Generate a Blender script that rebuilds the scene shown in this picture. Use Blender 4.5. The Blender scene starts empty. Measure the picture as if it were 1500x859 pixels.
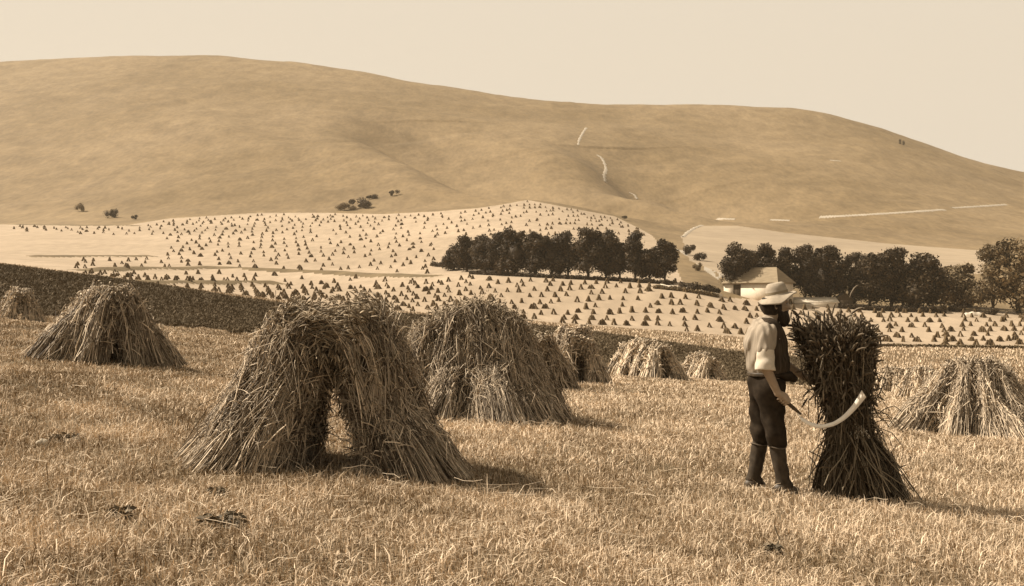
import bpy, math
import numpy as np
rng = np.random.default_rng(11)
scene = bpy.context.scene
C = scene.collection
FPX, CX, CY, CAMZ = 1700.0, 750.0, 429.5, 1.66      # focal length in photo pixels, camera height

# ------------------------------------------------------------------ helpers
def mesh_data(name, V, faces, mat=None, smooth=False, attrs=None):
    V = np.asarray(V, np.float32).reshape(-1, 3)
    if not isinstance(faces, (list, tuple)): faces = [faces]
    faces = [np.asarray(f, np.int32) for f in faces if len(f)]
    me = bpy.data.meshes.new(name)
    me.vertices.add(len(V)); me.vertices.foreach_set('co', V.ravel())
    loops = np.concatenate([f.ravel() for f in faces])
    tot = np.concatenate([np.full(len(f), f.shape[1], np.int32) for f in faces])
    start = np.concatenate([[0], np.cumsum(tot)[:-1]]).astype(np.int32)
    me.loops.add(len(loops)); me.loops.foreach_set('vertex_index', loops)
    me.polygons.add(len(tot)); me.polygons.foreach_set('loop_start', start)
    if smooth: me.polygons.foreach_set('use_smooth', np.ones(len(tot), bool))
    for k, a in (attrs or {}).items():
        at = me.attributes.new(k, 'FLOAT', 'POINT'); at.data.foreach_set('value', np.asarray(a, np.float32).ravel())
    me.update(calc_edges=True); me.validate()
    if mat: me.materials.append(mat)
    return me

def obj(name, me, parent=None, loc=None):
    o = bpy.data.objects.new(name, me); C.objects.link(o)
    if parent: o.parent = parent
    if loc is not None: o.location = loc
    return o

def tag(o, label=None, cat=None, group=None, kind=None):
    if label: o['label'] = label
    if cat: o['category'] = cat
    if group: o['group'] = group
    if kind: o['kind'] = kind
    return o

def empty(name, loc, label, cat, group=None, rz=0.0):
    o = bpy.data.objects.new(name, None); C.objects.link(o)
    o.location = loc; o.rotation_euler = (0, 0, rz)
    o.empty_display_size = .2
    return tag(o, label, cat, group)

class MB:                                           # collects geometry into one mesh
    def __init__(s): s.V = []; s.F = []; s.A = []; s.n = 0
    def add(s, V, F, a=1.0):
        V = np.asarray(V, float).reshape(-1, 3)
        for f in (F if isinstance(F, list) else [F]):
            if len(f): s.F.append(np.asarray(f, np.int64) + s.n)
        s.V.append(V); s.A.append(np.broadcast_to(np.asarray(a, float), (len(V),)))
        s.n += len(V)
    def box(s, lo, hi, a=1.0):
        x0, y0, z0 = lo; x1, y1, z1 = hi
        V = [(x0,y0,z0),(x1,y0,z0),(x1,y1,z0),(x0,y1,z0),(x0,y0,z1),(x1,y0,z1),(x1,y1,z1),(x0,y1,z1)]
        s.add(V, np.array([(0,3,2,1),(4,5,6,7),(0,1,5,4),(1,2,6,5),(2,3,7,6),(3,0,4,7)]), a)
    def data(s, name, mat, smooth=False):
        q = [f for f in s.F if f.shape[1] == 4]; t = [f for f in s.F if f.shape[1] == 3]
        fs = []
        if q: fs.append(np.concatenate(q))
        if t: fs.append(np.concatenate(t))
        return mesh_data(name, np.concatenate(s.V), fs, mat, smooth, {'tint': np.concatenate(s.A)})
    def build(s, name, mat, parent=None, loc=None, smooth=False):
        return obj(name, s.data(name, mat, smooth), parent, loc)

def norm(a): return a / np.maximum(np.linalg.norm(a, axis=-1, keepdims=True), 1e-9)

def tubes(P, R, sides=3, cap=False):
    P = np.asarray(P, float); S, K, _ = P.shape
    R = np.broadcast_to(np.asarray(R, float), (S, K))
    T = norm(np.gradient(P, axis=1))
    ref = norm(rng.normal(size=(S, 1, 3)))
    N = norm(np.cross(T, ref)); B = np.cross(T, N)
    ang = np.arange(sides) * 2 * np.pi / sides
    V = P[:, :, None, :] + R[:, :, None, None] * (N[:, :, None, :] * np.cos(ang)[:, None] + B[:, :, None, :] * np.sin(ang)[:, None])
    idx = np.arange(S * K * sides).reshape(S, K, sides)
    nx = np.roll(idx, -1, axis=2)
    F = np.stack([idx[:, :-1], nx[:, :-1], nx[:, 1:], idx[:, 1:]], -1).reshape(-1, 4)
    return V.reshape(-1, 3), F

def pchip_axis0(x, Y, xq):                          # monotone cubic along axis 0
    x = np.asarray(x, float); Y = np.asarray(Y, float)
    h = np.diff(x)[:, None]; d = np.diff(Y, axis=0) / h
    m = np.zeros_like(Y)
    w1 = 2 * h[1:] + h[:-1]; w2 = h[1:] + 2 * h[:-1]
    same = d[:-1] * d[1:] > 0
    with np.errstate(divide='ignore', invalid='ignore'):
        hm = (w1 + w2) / (w1 / d[:-1] + w2 / d[1:])
    m[1:-1] = np.where(same, hm, 0); m[0] = d[0]; m[-1] = d[-1]
    k = np.clip(np.searchsorted(x, xq) - 1, 0, len(x) - 2)
    t = ((xq - x[k]) / (x[k + 1] - x[k]))[:, None]; hh = h[k]
    return ((1 + 2*t) * (1-t)**2) * Y[k] + (t * (1-t)**2) * hh * m[k] + (t*t*(3-2*t)) * Y[k+1] + (t*t*(t-1)) * hh * m[k+1]

def pch(xs, ys, q):
    q = np.asarray(q, float)
    return pchip_axis0(xs, np.asarray(ys, float)[:, None], np.clip(q.ravel(), xs[0], xs[-1]))[:, 0].reshape(q.shape)

def vnoise(x, y, seed):                             # smooth 2-D value noise, about -1..1
    r = np.random.default_rng(seed).uniform(-1, 1, (256, 256))
    xi = np.floor(x).astype(int); yi = np.floor(y).astype(int); fx = x - xi; fy = y - yi
    fx = fx*fx*(3-2*fx); fy = fy*fy*(3-2*fy)
    g = lambda a, b: r[a % 256, b % 256]
    return (g(xi,yi)*(1-fx)+g(xi+1,yi)*fx)*(1-fy) + (g(xi,yi+1)*(1-fx)+g(xi+1,yi+1)*fx)*fy

# ------------------------------------------------------------------ materials
def material(name, base, rough=.8, spec=.15, tint=None, noises=(), bump=None, metal=0.0):
    """base colour x per-strand tint attribute x procedural mottling (scale, low, high, detail)"""
    m = bpy.data.materials.new(name); m.use_nodes = True
    nt = m.node_tree; bs = nt.nodes['Principled BSDF']
    bs.inputs['Roughness'].default_value = rough; bs.inputs['Specular IOR Level'].default_value = spec
    bs.inputs['Metallic'].default_value = metal
    def mul(a, b):
        n = nt.nodes.new('ShaderNodeMix'); n.data_type = 'RGBA'; n.blend_type = 'MULTIPLY'
        n.inputs['Factor'].default_value = 1
        nt.links.new(a, n.inputs[6]); nt.links.new(b, n.inputs[7]); return n.outputs[2]
    rgb = nt.nodes.new('ShaderNodeRGB'); rgb.outputs[0].default_value = (*base, 1); col = rgb.outputs[0]
    if tint:
        at = nt.nodes.new('ShaderNodeAttribute'); at.attribute_name = 'tint'
        rp = nt.nodes.new('ShaderNodeValToRGB')
        nt.links.new(at.outputs['Fac'], rp.inputs['Fac'])
        rp.color_ramp.elements[0].color = (*tint[0], 1); rp.color_ramp.elements[1].color = (*tint[1], 1)
        col = mul(col, rp.outputs[0])
    geo = nt.nodes.new('ShaderNodeNewGeometry')
    for (sc, lo, hi, det) in noises:
        mp = nt.nodes.new('ShaderNodeMapping')
        mp.inputs['Scale'].default_value = sc if isinstance(sc, tuple) else (sc, sc, sc)
        nt.links.new(geo.outputs['Position'], mp.inputs['Vector'])
        n = nt.nodes.new('ShaderNodeTexNoise'); n.inputs['Scale'].default_value = 1; n.inputs['Detail'].default_value = det
        nt.links.new(mp.outputs[0], n.inputs['Vector'])
        rp = nt.nodes.new('ShaderNodeValToRGB'); rp.color_ramp.elements[0].position = .32; rp.color_ramp.elements[1].position = .68
        rp.color_ramp.elements[0].color = (*lo, 1); rp.color_ramp.elements[1].color = (*hi, 1)
        nt.links.new(n.outputs['Fac'], rp.inputs['Fac']); col = mul(col, rp.outputs[0])
    nt.links.new(col, bs.inputs['Base Color'])
    if bump:
        mp = nt.nodes.new('ShaderNodeMapping'); mp.inputs['Scale'].default_value = (bump[0],)*3
        nt.links.new(geo.outputs['Position'], mp.inputs['Vector'])
        n = nt.nodes.new('ShaderNodeTexNoise'); n.inputs['Scale'].default_value = 1; n.inputs['Detail'].default_value = 4
        nt.links.new(mp.outputs[0], n.inputs['Vector'])
        b = nt.nodes.new('ShaderNodeBump'); b.inputs['Strength'].default_value = bump[1]; b.inputs['Distance'].default_value = bump[2]
        nt.links.new(n.outputs['Fac'], b.inputs['Height']); nt.links.new(b.outputs[0], bs.inputs['Normal'])
    return m
g3 = lambda v: (v, v, v)
M = {}
M['stubble_soil'] = material('stubble_soil', (.19,.145,.09), noises=[(.35,g3(.8),g3(1.15),4),(9,(.55,.5,.42),g3(1.2),5)], bump=(14,.5,.05))
M['stubble'] = material('stubble', (.86,.69,.50), .75, .2, tint=((.20,.16,.10),g3(1.14)))
M['crop_soil'] = material('crop_soil', (.12,.09,.052), noises=[(.5,g3(.75),g3(1.2),5)])
M['crop'] = material('crop', (.155,.115,.068), tint=(g3(.78),g3(1.2)))
M['valley'] = material('valley', (.435,.34,.24), noises=[((.012,.02,.02),(.86,.85,.83),g3(1.06),4),((.5,.12,.5),g3(.93),g3(1.05),3),((.25,.10,.25),g3(.9),g3(1.08),5)])
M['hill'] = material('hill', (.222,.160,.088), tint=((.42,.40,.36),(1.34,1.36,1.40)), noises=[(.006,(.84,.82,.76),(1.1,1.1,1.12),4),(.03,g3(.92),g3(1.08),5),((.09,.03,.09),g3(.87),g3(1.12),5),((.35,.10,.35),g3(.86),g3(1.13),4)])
M['pale_field'] = material('pale_field', (.37,.29,.20), noises=[(.012,g3(.85),g3(1.08),4),(.12,g3(.92),g3(1.07),4)])
M['grass_bank'] = material('grass_bank', (.17,.125,.068), noises=[(.2,g3(.8),g3(1.2),4)])
M['chalk'] = material('chalk', (.42,.36,.28), noises=[(.2,g3(.88),g3(1.05),4)])
M['straw'] = material('straw', (.66,.54,.395), .65, .25, tint=((.10,.08,.056),g3(1.4)))
M['ear'] = material('ear', (.34,.27,.185), .7, .2, tint=((.18,.15,.105),g3(1.5)))
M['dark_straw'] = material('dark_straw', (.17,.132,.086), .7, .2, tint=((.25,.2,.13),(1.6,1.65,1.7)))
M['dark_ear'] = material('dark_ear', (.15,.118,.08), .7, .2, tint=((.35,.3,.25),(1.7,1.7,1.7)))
M['shock'] = material('shock', (.115,.08,.042), tint=((.55,.5,.45),(1.5,1.5,1.5)))
M['leaf'] = material('leaf', (.058,.038,.017), .7, .25, tint=(g3(.45),g3(1.45)))
M['brown_leaf'] = material('brown_leaf', (.19,.137,.074), .7, .25, tint=(g3(.5),g3(1.4)))
M['bark'] = material('bark', (.075,.055,.035), .9, .1, noises=[(3,g3(.7),g3(1.2),4)])
M['white_wall'] = material('white_wall', (.74,.64,.50), .9, .1, noises=[(.5,g3(.86),g3(1.05),5),(4,g3(.92),g3(1.04),4)])
M['roof_tile'] = material('roof_tile', (.30,.235,.155), .9, .1, noises=[((.6,.6,2.5),g3(.82),g3(1.1),5)], bump=(3,.4,.1))
M['dark_wood'] = material('dark_wood', (.085,.06,.035), .8, .15, noises=[((4,4,.4),g3(.7),g3(1.2),4)])
M['skin'] = material('skin', (.36,.265,.18), .55, .3, noises=[(30,g3(.9),g3(1.06),3)])
M['shirt'] = material('shirt', (.38,.315,.24), .9, .05, noises=[((40,40,6),g3(.88),g3(1.06),3)])
M['waistcoat'] = material('waistcoat', (.060,.045,.031), .95, .05, noises=[((70,70,5),g3(.6),g3(1.5),3)])
M['cuff'] = material('cuff', (.66,.57,.445), .9, .05, noises=[(40,g3(.9),g3(1.05),3)])
M['trouser'] = material('trouser', (.034,.025,.017), .95, .05, noises=[(18,g3(.75),g3(1.3),4)])
M['gaiter'] = material('gaiter', (.05,.037,.024), .8, .2, noises=[(22,g3(.7),g3(1.35),4)])
M['boot'] = material('boot', (.06,.043,.026), .55, .4, noises=[(25,g3(.8),g3(1.5),4)])
M['strap'] = material('strap', (.13,.1,.07), .7, .2)
M['hat'] = material('hat', (.42,.35,.265), .9, .05, noises=[(25,g3(.85),g3(1.06),4)])
M['hat_band'] = material('hat_band', (.30,.24,.16), .9, .05)
M['hair'] = material('hair', (.030,.021,.013), .7, .2, noises=[((60,60,14),g3(.5),g3(1.7),3)])
M['eye'] = material('eye', (.05,.04,.03), .2, .5)
M['blade'] = material('blade', (.92,.83,.70), .38, .5, noises=[(20,g3(.93),g3(1.03),3)], metal=0)
M['stone'] = material('stone', (.55,.47,.36), .9, .1, noises=[(20,g3(.8),g3(1.1),4)])
M['weed'] = material('weed', (.13,.10,.062), .7, .2, tint=(g3(.6),g3(1.4)))

# ------------------------------------------------------------------ terrain
# each row: distance, then the height of the ground there written as photo rows at photo columns
ROWS = [
 (50,  [(0,463),(250,481),(500,502),(750,530),(1000,557),(1250,571),(1500,582)]),
 (60,  [(0,455),(250,474),(500,497),(750,525),(1000,555),(1250,567),(1500,574)]),
 (75,  [(0,430),(250,455),(500,481),(750,510),(1000,540),(1250,552),(1500,557)]),
 (101, [(0,389),(210,416),(420,447),(560,459),(720,471),(830,483),(1000,506),(1100,519),(1250,530),(1500,538)]),
 (120, [(0,389),(250,422),(500,452),(750,471),(1000,496),(1250,517),(1500,524)]),
 (150, [(0,392),(250,425),(500,454),(750,471),(1000,489),(1250,508),(1500,512)]),
 (190, [(0,401),(250,433),(500,459),(750,475),(1000,490),(1250,507),(1500,510)]),
 (230, [(0,401),(250,432),(500,451),(750,471),(1000,488),(1250,506),(1500,510)]),
 (300, [(0,387),(250,411),(500,425),(750,409),(900,411),(1000,414),(1100,432),(1250,449),(1500,457)]),
 (360, [(0,376),(250,391),(500,397),(750,386),(1000,396),(1250,425),(1500,435)]),
 (450, [(0,356),(250,362),(500,364),(750,350),(1000,366),(1250,395),(1500,406)]),
 (560, [(0,337),(250,334),(500,329),(750,314),(1000,349),(1250,368),(1500,381)]),
 (650, [(0,326),(250,318),(500,311),(750,294),(1000,338),(1250,351),(1500,367)]),
 (800, [(0,272),(250,262),(500,254),(750,255),(1000,300),(1250,318),(1500,338)]),
 (1000,[(0,190),(250,180),(500,192),(750,208),(1000,245),(1250,265),(1500,305)]),
 (1250,[(0,118),(250,110),(500,128),(750,165),(1000,188),(1250,204),(1500,270)]),
 (1400,[(-500,120),(0,92),(100,86),(200,83),(290,81.5),(400,88),(500,102),(600,118),(700,135),(800,148),(870,152.5),(950,153),(1050,154),(1150,158),(1200,165),(1280,184),(1340,204),(1400,228),(1450,243),(1500,254),(1700,290),(2000,320)]),
 (1600,[(0,104),(250,94),(500,114),(750,156),(1000,166),(1250,190),(1500,268)]),
]
U = np.concatenate([np.arange(-2600, -500, 60), np.arange(-500, 2000, 2.4), np.arange(2000, 4200, 60)]).astype(float)
D = np.concatenate([np.linspace(1.5, 6, 12, endpoint=False), np.linspace(6, 60, 140, endpoint=False), np.linspace(60, 230, 130, endpoint=False),
                    np.linspace(230, 700, 330, endpoint=False), np.linspace(700, 1420, 330, endpoint=False), np.linspace(1420, 1600, 12)])
dk = np.array([r[0] for r in ROWS], float)
Zk = np.stack([CAMZ + (CY - pch([p[0] for p in r[1]], [p[1] for p in r[1]], U)) / FPX * r[0] for r in ROWS])
Zt = pchip_axis0(dk, Zk, np.clip(D, 50, 1600))
XX = (U[None, :] - CX) / FPX * D[:, None]; YY = np.repeat(D[:, None], len(U), 1)
near = .12 - .075 * XX - .00062 * YY**2 + .02 * np.maximum(0, -XX - 3)
near = np.maximum(near, -6)
w = np.clip((YY - 40) / 20, 0, 1); w = w*w*(3-2*w)
ZZ = near * (1 - w) + Zt * w
ZZ += .03 * vnoise(XX*.9, YY*.9, 1) * np.clip((60-YY)/20, 0, 1) + .05 * vnoise(XX*.3, YY*.3, 2) * np.clip((60-YY)/20, 0, 1)
far = np.clip((YY - 640) / 80, 0, 1)
ZZ += far * (1.6 * vnoise(XX/60, YY/60, 3) + .5 * vnoise(XX/14, YY/14, 4))
mid = np.clip((YY - 230) / 80, 0, 1) * (1 - far)
ZZ += mid * (.25 * vnoise(XX/25, YY/25, 5))

def img_y(): return CY - (ZZ - CAMZ) / YY * FPX
def zat(u, d):                                      # bilinear ground height at column u, distance d
    u = np.asarray(u, float); d = np.asarray(d, float)
    i = np.clip(np.searchsorted(D, d) - 1, 0, len(D)-2); j = np.clip(np.searchsorted(U, u) - 1, 0, len(U)-2)
    a = np.clip((d - D[i]) / (D[i+1]-D[i]), 0, 1); b = np.clip((u - U[j]) / (U[j+1]-U[j]), 0, 1)
    return (ZZ[i,j]*(1-b)+ZZ[i,j+1]*b)*(1-a) + (ZZ[i+1,j]*(1-b)+ZZ[i+1,j+1]*b)*a
def ground(x, y): return zat(np.asarray(x) / np.asarray(y) * FPX + CX, y)
def hit(px, py, d0=5., d1=1395., n=3000):           # ground point seen at that place, beyond d0
    d = np.linspace(d0, d1, n); y = CY - (zat(np.full(n, px), d) - CAMZ) / d * FPX
    k = np.nonzero(y <= py)[0]
    dd = d[k[0]] if len(k) else d[np.argmin(y)]
    return np.array([(px - CX) / FPX * dd, dd, float(zat(px, dd))])

def plan_line(pts, d0):
    return np.array([hit(p[0], p[1], d0)[:2] for p in pts])
def seg_dist(x, y, L):                              # signed perpendicular distance (right of travel positive) and 0..1 along
    best = np.full(x.shape, 1e9); sg = np.zeros(x.shape); al = np.zeros(x.shape)
    for k in range(len(L) - 1):
        a, b = L[k], L[k+1]; e = b - a; q = e @ e
        t = np.clip(((x-a[0])*e[0] + (y-a[1])*e[1]) / q, 0, 1)
        dx = x - a[0] - t*e[0]; dy = y - a[1] - t*e[1]; dd = np.hypot(dx, dy)
        s = np.sign(e[1]*dx - e[0]*dy); m = dd < best
        best = np.where(m, dd, best); sg = np.where(m, s, sg); al = np.where(m, (k + t) / (len(L)-1), al)
    return best * sg, al
hr = D > 600
def trough(pts, A, wl, wr, lift, wlift, shift=0):
    L = plan_line(pts, 655)[::-1]                   # from the foot up
    s, al = seg_dist(XX[hr], YY[hr], L)
    tap = np.clip(np.minimum(al/.12, (1-al)/.55), 0, 1); tap = tap*tap*(3-2*tap)
    t = s - shift
    wl = wl*1.45
    g = np.where(t < 0, np.exp(-(t/wl)**2), np.exp(-(t/wr)**2))
    ZZ[hr] += tap * (-A * g + lift * np.exp(-((s + wlift)/wlift)**2))
trough([(470,150),(500,168),(525,184),(560,205),(600,226),(650,247),(700,270),(765,293)], 33, 28, 85, 7, 35, 34)
trough([(735,180),(800,206),(850,222),(900,248),(950,272),(1000,294),(1060,314),(1140,326)], 27, 26, 80, 6, 40, 28)
trough([(780,232),(850,254),(900,276),(960,296)], 12, 24, 60, 3, 30, 24)
trough([(230,150),(330,158),(400,190),(480,215)], 7, 34, 70, 3, 30, 24)

# lynchet banks across the valley field (grassy steps)
BANKS = [[(15,329),(120,331),(205,331)], [(40,376),(120,376.5),(232,376)], [(112,397),(200,395.5),(303,394.5),(400,398),(500,402),(645,405)], [(165,415),(300,416.5),(415,416)]]
bank_id = np.zeros(ZZ.shape, bool)
vr = (D > 230) & (D < 680)
for pts, hgt in zip(BANKS, (.5, .6, 1.0, 1.0)):
    L = plan_line(pts, 235)
    s, al = seg_dist(XX[vr], YY[vr], L)
    end = np.clip(np.minimum(al/.08, (1-al)/.08), 0, 1)
    sd = np.abs(s)
    wd = 3.2 + 1.2 * vnoise(XX[vr]/7, YY[vr]/7, 21)
    ZZ[vr] += hgt * np.exp(-(s/3.0)**2) * end
    bank_id[vr] |= (sd < wd) & (al > .002) & (al < .998)

# regions of the ground -----------------------------------------------------
def edge_near(u): return 55 + 1.5*np.sin(u/37.) + 1.2*np.sin(u/11.3) + .8*np.sin(u/5.1)
def in_poly(px, py, P):
    r = np.zeros(px.shape, bool); n = len(P)
    for i in range(n):
        (x0,y0),(x1,y1) = P[i], P[(i+1) % n]
        if y0 == y1: continue
        c = ((y0 > py) != (y1 > py)) & (px < (x1-x0)*(py-y0)/(y1-y0) + x0); r ^= c
    return r
TOP = np.array([(-3000,331),(0,329),(50,329),(180,331),(250,320),(300,317),(380,312),(480,312),(560,314),(640,310),(700,305),(735,300),(772,293),(830,304),(900,317),(935,334),(955,345),(985,380),(1000,414),(1058,436),(1145,441),(1240,450),(1500,458),(4300,460)], float)
PALE = [(998,347),(1012,338),(1030,331),(1080,331),(1150,341),(1300,357),(1432,367),(1600,374),(1600,400),(1380,402),(1060,402),(1010,382)]
SCAR = [(990,365),(1005,368),(1030,382),(1062,384),(1066,404),(1052,410),(1030,395),(1012,380)]
def region(u, y, d):
    r = np.full(u.shape, 3)
    r[d < 195] = 0
    strip = (d > edge_near(u)) & (d < 101 + 1.5*np.sin(u/23.)) & (u < 1238 + 8*np.sin(d/4.))
    r[strip] = 1
    v = (d >= 195) & (d < 720) & (y > np.interp(u, TOP[:,0], TOP[:,1]))
    r[v] = 2
    f = (d >= 260) & (d < 760)
    r[f & in_poly(u, y, PALE)] = 4
    r[f & (r == 3) & in_poly(u, y, SCAR) & (vnoise(u/7., y/4., 31) > -.1)] = 6
    return r
IY = img_y()
fc = lambda A: (A[:-1,:-1] + A[1:,:-1] + A[:-1,1:] + A[1:,1:]) / 4
ru = np.broadcast_to(fc(np.repeat(U[None], len(D), 0)), fc(IY).shape)
reg = region(ru, fc(IY), fc(YY))
reg[fc(bank_id.astype(float)) > .5] = 5
gi = np.arange(ZZ.size).reshape(ZZ.shape)
gf = np.stack([gi[:-1,:-1], gi[:-1,1:], gi[1:,1:], gi[1:,:-1]], -1)
PV = np.stack([XX, YY, ZZ], -1).reshape(-1, 3)
for rid, nm, mt in [(0,'ground','stubble_soil'),(1,'crop_strip_ground','crop_soil'),(2,'valley_field_ground','valley'),(3,'hills','hill'),
                    (4,'far_field_ground','pale_field'),(5,'grass_bank_ground','grass_bank'),(6,'chalk_ground','chalk')]:
    F = gf[reg == rid].reshape(-1, 4)
    if not len(F): continue
    used, inv = np.unique(F, return_inverse=True)
    at = {}
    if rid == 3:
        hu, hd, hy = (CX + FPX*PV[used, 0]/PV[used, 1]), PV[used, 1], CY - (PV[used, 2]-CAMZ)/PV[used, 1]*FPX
        tn = np.full(len(used), .64)  # grass tone varies in patches; the first paints the gully's shaded side darker
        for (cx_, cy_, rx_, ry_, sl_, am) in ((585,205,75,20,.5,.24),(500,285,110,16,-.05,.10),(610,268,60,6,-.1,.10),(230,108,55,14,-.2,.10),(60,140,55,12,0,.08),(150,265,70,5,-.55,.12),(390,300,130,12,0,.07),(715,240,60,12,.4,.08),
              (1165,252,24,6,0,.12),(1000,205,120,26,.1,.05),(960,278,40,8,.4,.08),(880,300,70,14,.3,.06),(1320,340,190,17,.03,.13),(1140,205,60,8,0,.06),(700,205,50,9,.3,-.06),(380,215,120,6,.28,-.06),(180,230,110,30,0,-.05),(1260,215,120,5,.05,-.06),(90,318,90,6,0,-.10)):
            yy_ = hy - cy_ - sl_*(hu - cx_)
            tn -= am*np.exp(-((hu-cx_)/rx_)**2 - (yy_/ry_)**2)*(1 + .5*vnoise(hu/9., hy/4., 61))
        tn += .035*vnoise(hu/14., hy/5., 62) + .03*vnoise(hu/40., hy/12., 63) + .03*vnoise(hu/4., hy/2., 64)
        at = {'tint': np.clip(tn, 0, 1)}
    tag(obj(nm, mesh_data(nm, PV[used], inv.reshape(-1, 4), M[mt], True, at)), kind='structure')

def ribbon_on_ground(name, pts, width, mat, d0, lift=.35):
    P = []
    pts = np.array(pts, float)
    q = np.concatenate([[0], np.cumsum(np.hypot(*np.diff(pts, axis=0).T))])
    for s in np.arange(0, q[-1], 1.2):
        P.append(hit(np.interp(s, q, pts[:,0]), np.interp(s, q, pts[:,1]), d0))
    P = np.array(P); k = np.ones(5)/5
    for c in range(3):
        pad = np.pad(P[:,c], 2, mode='edge'); P[:,c] = np.convolve(pad, k, 'valid')
    T = norm(np.gradient(P[:,:2], axis=0)); N = np.stack([-T[:,1], T[:,0]], -1)
    wv = width * (1 + .5*np.sin(np.arange(len(P))*1.7) * .6 + .25*rng.normal(size=len(P)).clip(-1,1))
    rows = []
    for f in (-.5, -.17, .17, .5):
        xy = P[:,:2] + N * (wv*f)[:,None]
        rows.append(np.column_stack([xy, ground(xy[:,0], xy[:,1]) + lift*(1 if abs(f) < .4 else .2)]))
    V = np.stack(rows, 1).reshape(-1, 3); n = len(P); gi = np.arange(n*4).reshape(n, 4)
    F = np.stack([gi[:-1,:-1], gi[:-1,1:], gi[1:,1:], gi[1:,:-1]], -1).reshape(-1, 4)
    return tag(obj(name, mesh_data(name, V, F, M[mat], True)), kind='structure')
ribbon_on_ground('chalk_path', [(859,187),(852,198),(848,206),(847,214)], 2.2, 'chalk', 700)
ribbon_on_ground('chalk_path', [(874,227),(881,231),(885,238),(888,248),(885,257),(887,268)], 2.6, 'chalk', 700)
ribbon_on_ground('chalk_path', [(921,282),(930,286),(934,294)], 2.0, 'chalk', 670)
ribbon_on_ground('chalk_road', [(1200,318.5),(1240,316.5),(1300,313),(1384,307.5)], 5.0, 'chalk', 670)
ribbon_on_ground('chalk_road', [(1394,305),(1430,303),(1475,300)], 4.0, 'chalk', 670)
ribbon_on_ground('chalk_path', [(1000,348),(1008,340),(1018,334),(1030,330)], 2.2, 'chalk', 500)
ribbon_on_ground('chalk_path', [(1050,321),(1078,321.5)], 3.0, 'chalk', 600)
ribbon_on_ground('chalk_path', [(1128,322.5),(1158,323.5)], 2.6, 'chalk', 600)
ribbon_on_ground('chalk_path', [(1215,235),(1232,236.5)], 4.0, 'chalk', 700)

# ------------------------------------------------------------------ stubble and crop (uncountable)
def blades(name, n_of, dmin, dmax, umin, umax, keep, hgt, wid, mat, lean=.5, dens_pow=1.6, kind='stuff', seed=0, leafy=0.0):
    r = np.random.default_rng(seed)
    # sample distance with pdf ~ d^(1-dens_pow)
    p = 2 - dens_pow; q = r.random(n_of)
    d = (dmin**p + q*(dmax**p - dmin**p))**(1/p)
    u = r.uniform(umin, umax, n_of)
    m = keep(u, d, r); u, d = u[m], d[m]; n = len(d)
    x = (u - CX)/FPX*d; z = zat(u, d)
    pt = .5*vnoise(x*.8, d*.8, 41) + .35*vnoise(x*2.6, d*2.6, 42) + .25*vnoise(x*.2, d*.2, 43)
    h = hgt(d, r, n) * (1 + .35*pt); wv = wid(d, r, n)
    a = r.uniform(0, 2*np.pi, n); ln = np.abs(r.normal(0, lean, n)); ln = np.minimum(ln, 1.6)
    dirx, diry = np.cos(a), np.sin(a)
    b = r.uniform(0, 2*np.pi, n); sx, sy = np.cos(b)*wv/2, np.sin(b)*wv/2
    base = np.stack([x, d, z - .01], -1)
    midp = base + np.stack([dirx*h*.35*ln, diry*h*.35*ln, h*.6*np.cos(ln*.5)], -1)
    curl = 1 + leafy*r.uniform(0, 1, n)
    tip = base + np.stack([dirx*h*.9*ln*curl, diry*h*.9*ln*curl, h*np.cos(ln*.75)*(1 - .3*leafy*r.random(n))], -1)
    S = np.stack([sx, sy, 0*sx], -1)
    V = np.stack([base - S, base + S, midp - S*.9, midp + S*.9, tip - S*.35, tip + S*.35], 1).reshape(-1, 3)
    i0 = np.arange(n)[:, None]*6
    F = np.concatenate([i0 + [0,1,3,2], i0 + [2,3,5,4]])
    wp = np.clip(vnoise(x*1.1+9, d*1.1, 45) + .6*vnoise(x*3.1, d*3.1, 46) - .02 + np.clip(-x, -3, 6)*.10, 0, 1) if kind == 'stuff' else 0
    t = np.clip(.56 - .42*wp*(r.random(n) < .75) + .28*pt + r.normal(0, .26, n), .0, 1)
    o = obj(name, mesh_data(name, V, F, mat, False, {'tint': np.repeat(t, 6)}))
    return tag(o, kind=kind)
def keep_near(u, d, r):
    x = (u-CX)/FPX*d
    patch = vnoise(x*1.3, d*1.3, 51)*.5 + .5
    return ((d < edge_near(u)) | (u > 1236)) & (r.random(len(u)) < .45 + .55*patch)
blades('stubble', 1050000, 4.4, 62, -150, 1650, keep_near, lambda d, r, n: r.uniform(.03,.105,n)*(1+(r.random(n)<.05)*1.2*r.random(n)), lambda d, r, n: np.maximum(.0055, .00058*d)*r.uniform(.6,1.5,n), M['stubble'], .85, 1.55, seed=1, leafy=.6)
blades('stubble', 120000, 62, 192, -100, 1700, lambda u, d, r: (u > 1225) | (d > 101), lambda d, r, n: r.uniform(.12,.3,n), lambda d, r, n: r.uniform(.06,.14,n), M['stubble'], .5, 1.0, seed=2)
blades('crop', 300000, 53, 102, -120, 1245, lambda u, d, r: (d > edge_near(u)) & (d < 101.5) & (u < 1238 + 8*np.sin(d/4.)), lambda d, r, n: r.uniform(.1,.3,n), lambda d, r, n: r.uniform(.04,.10,n), M['crop'], .7, 1.3, seed=3, leafy=1.0)
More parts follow.
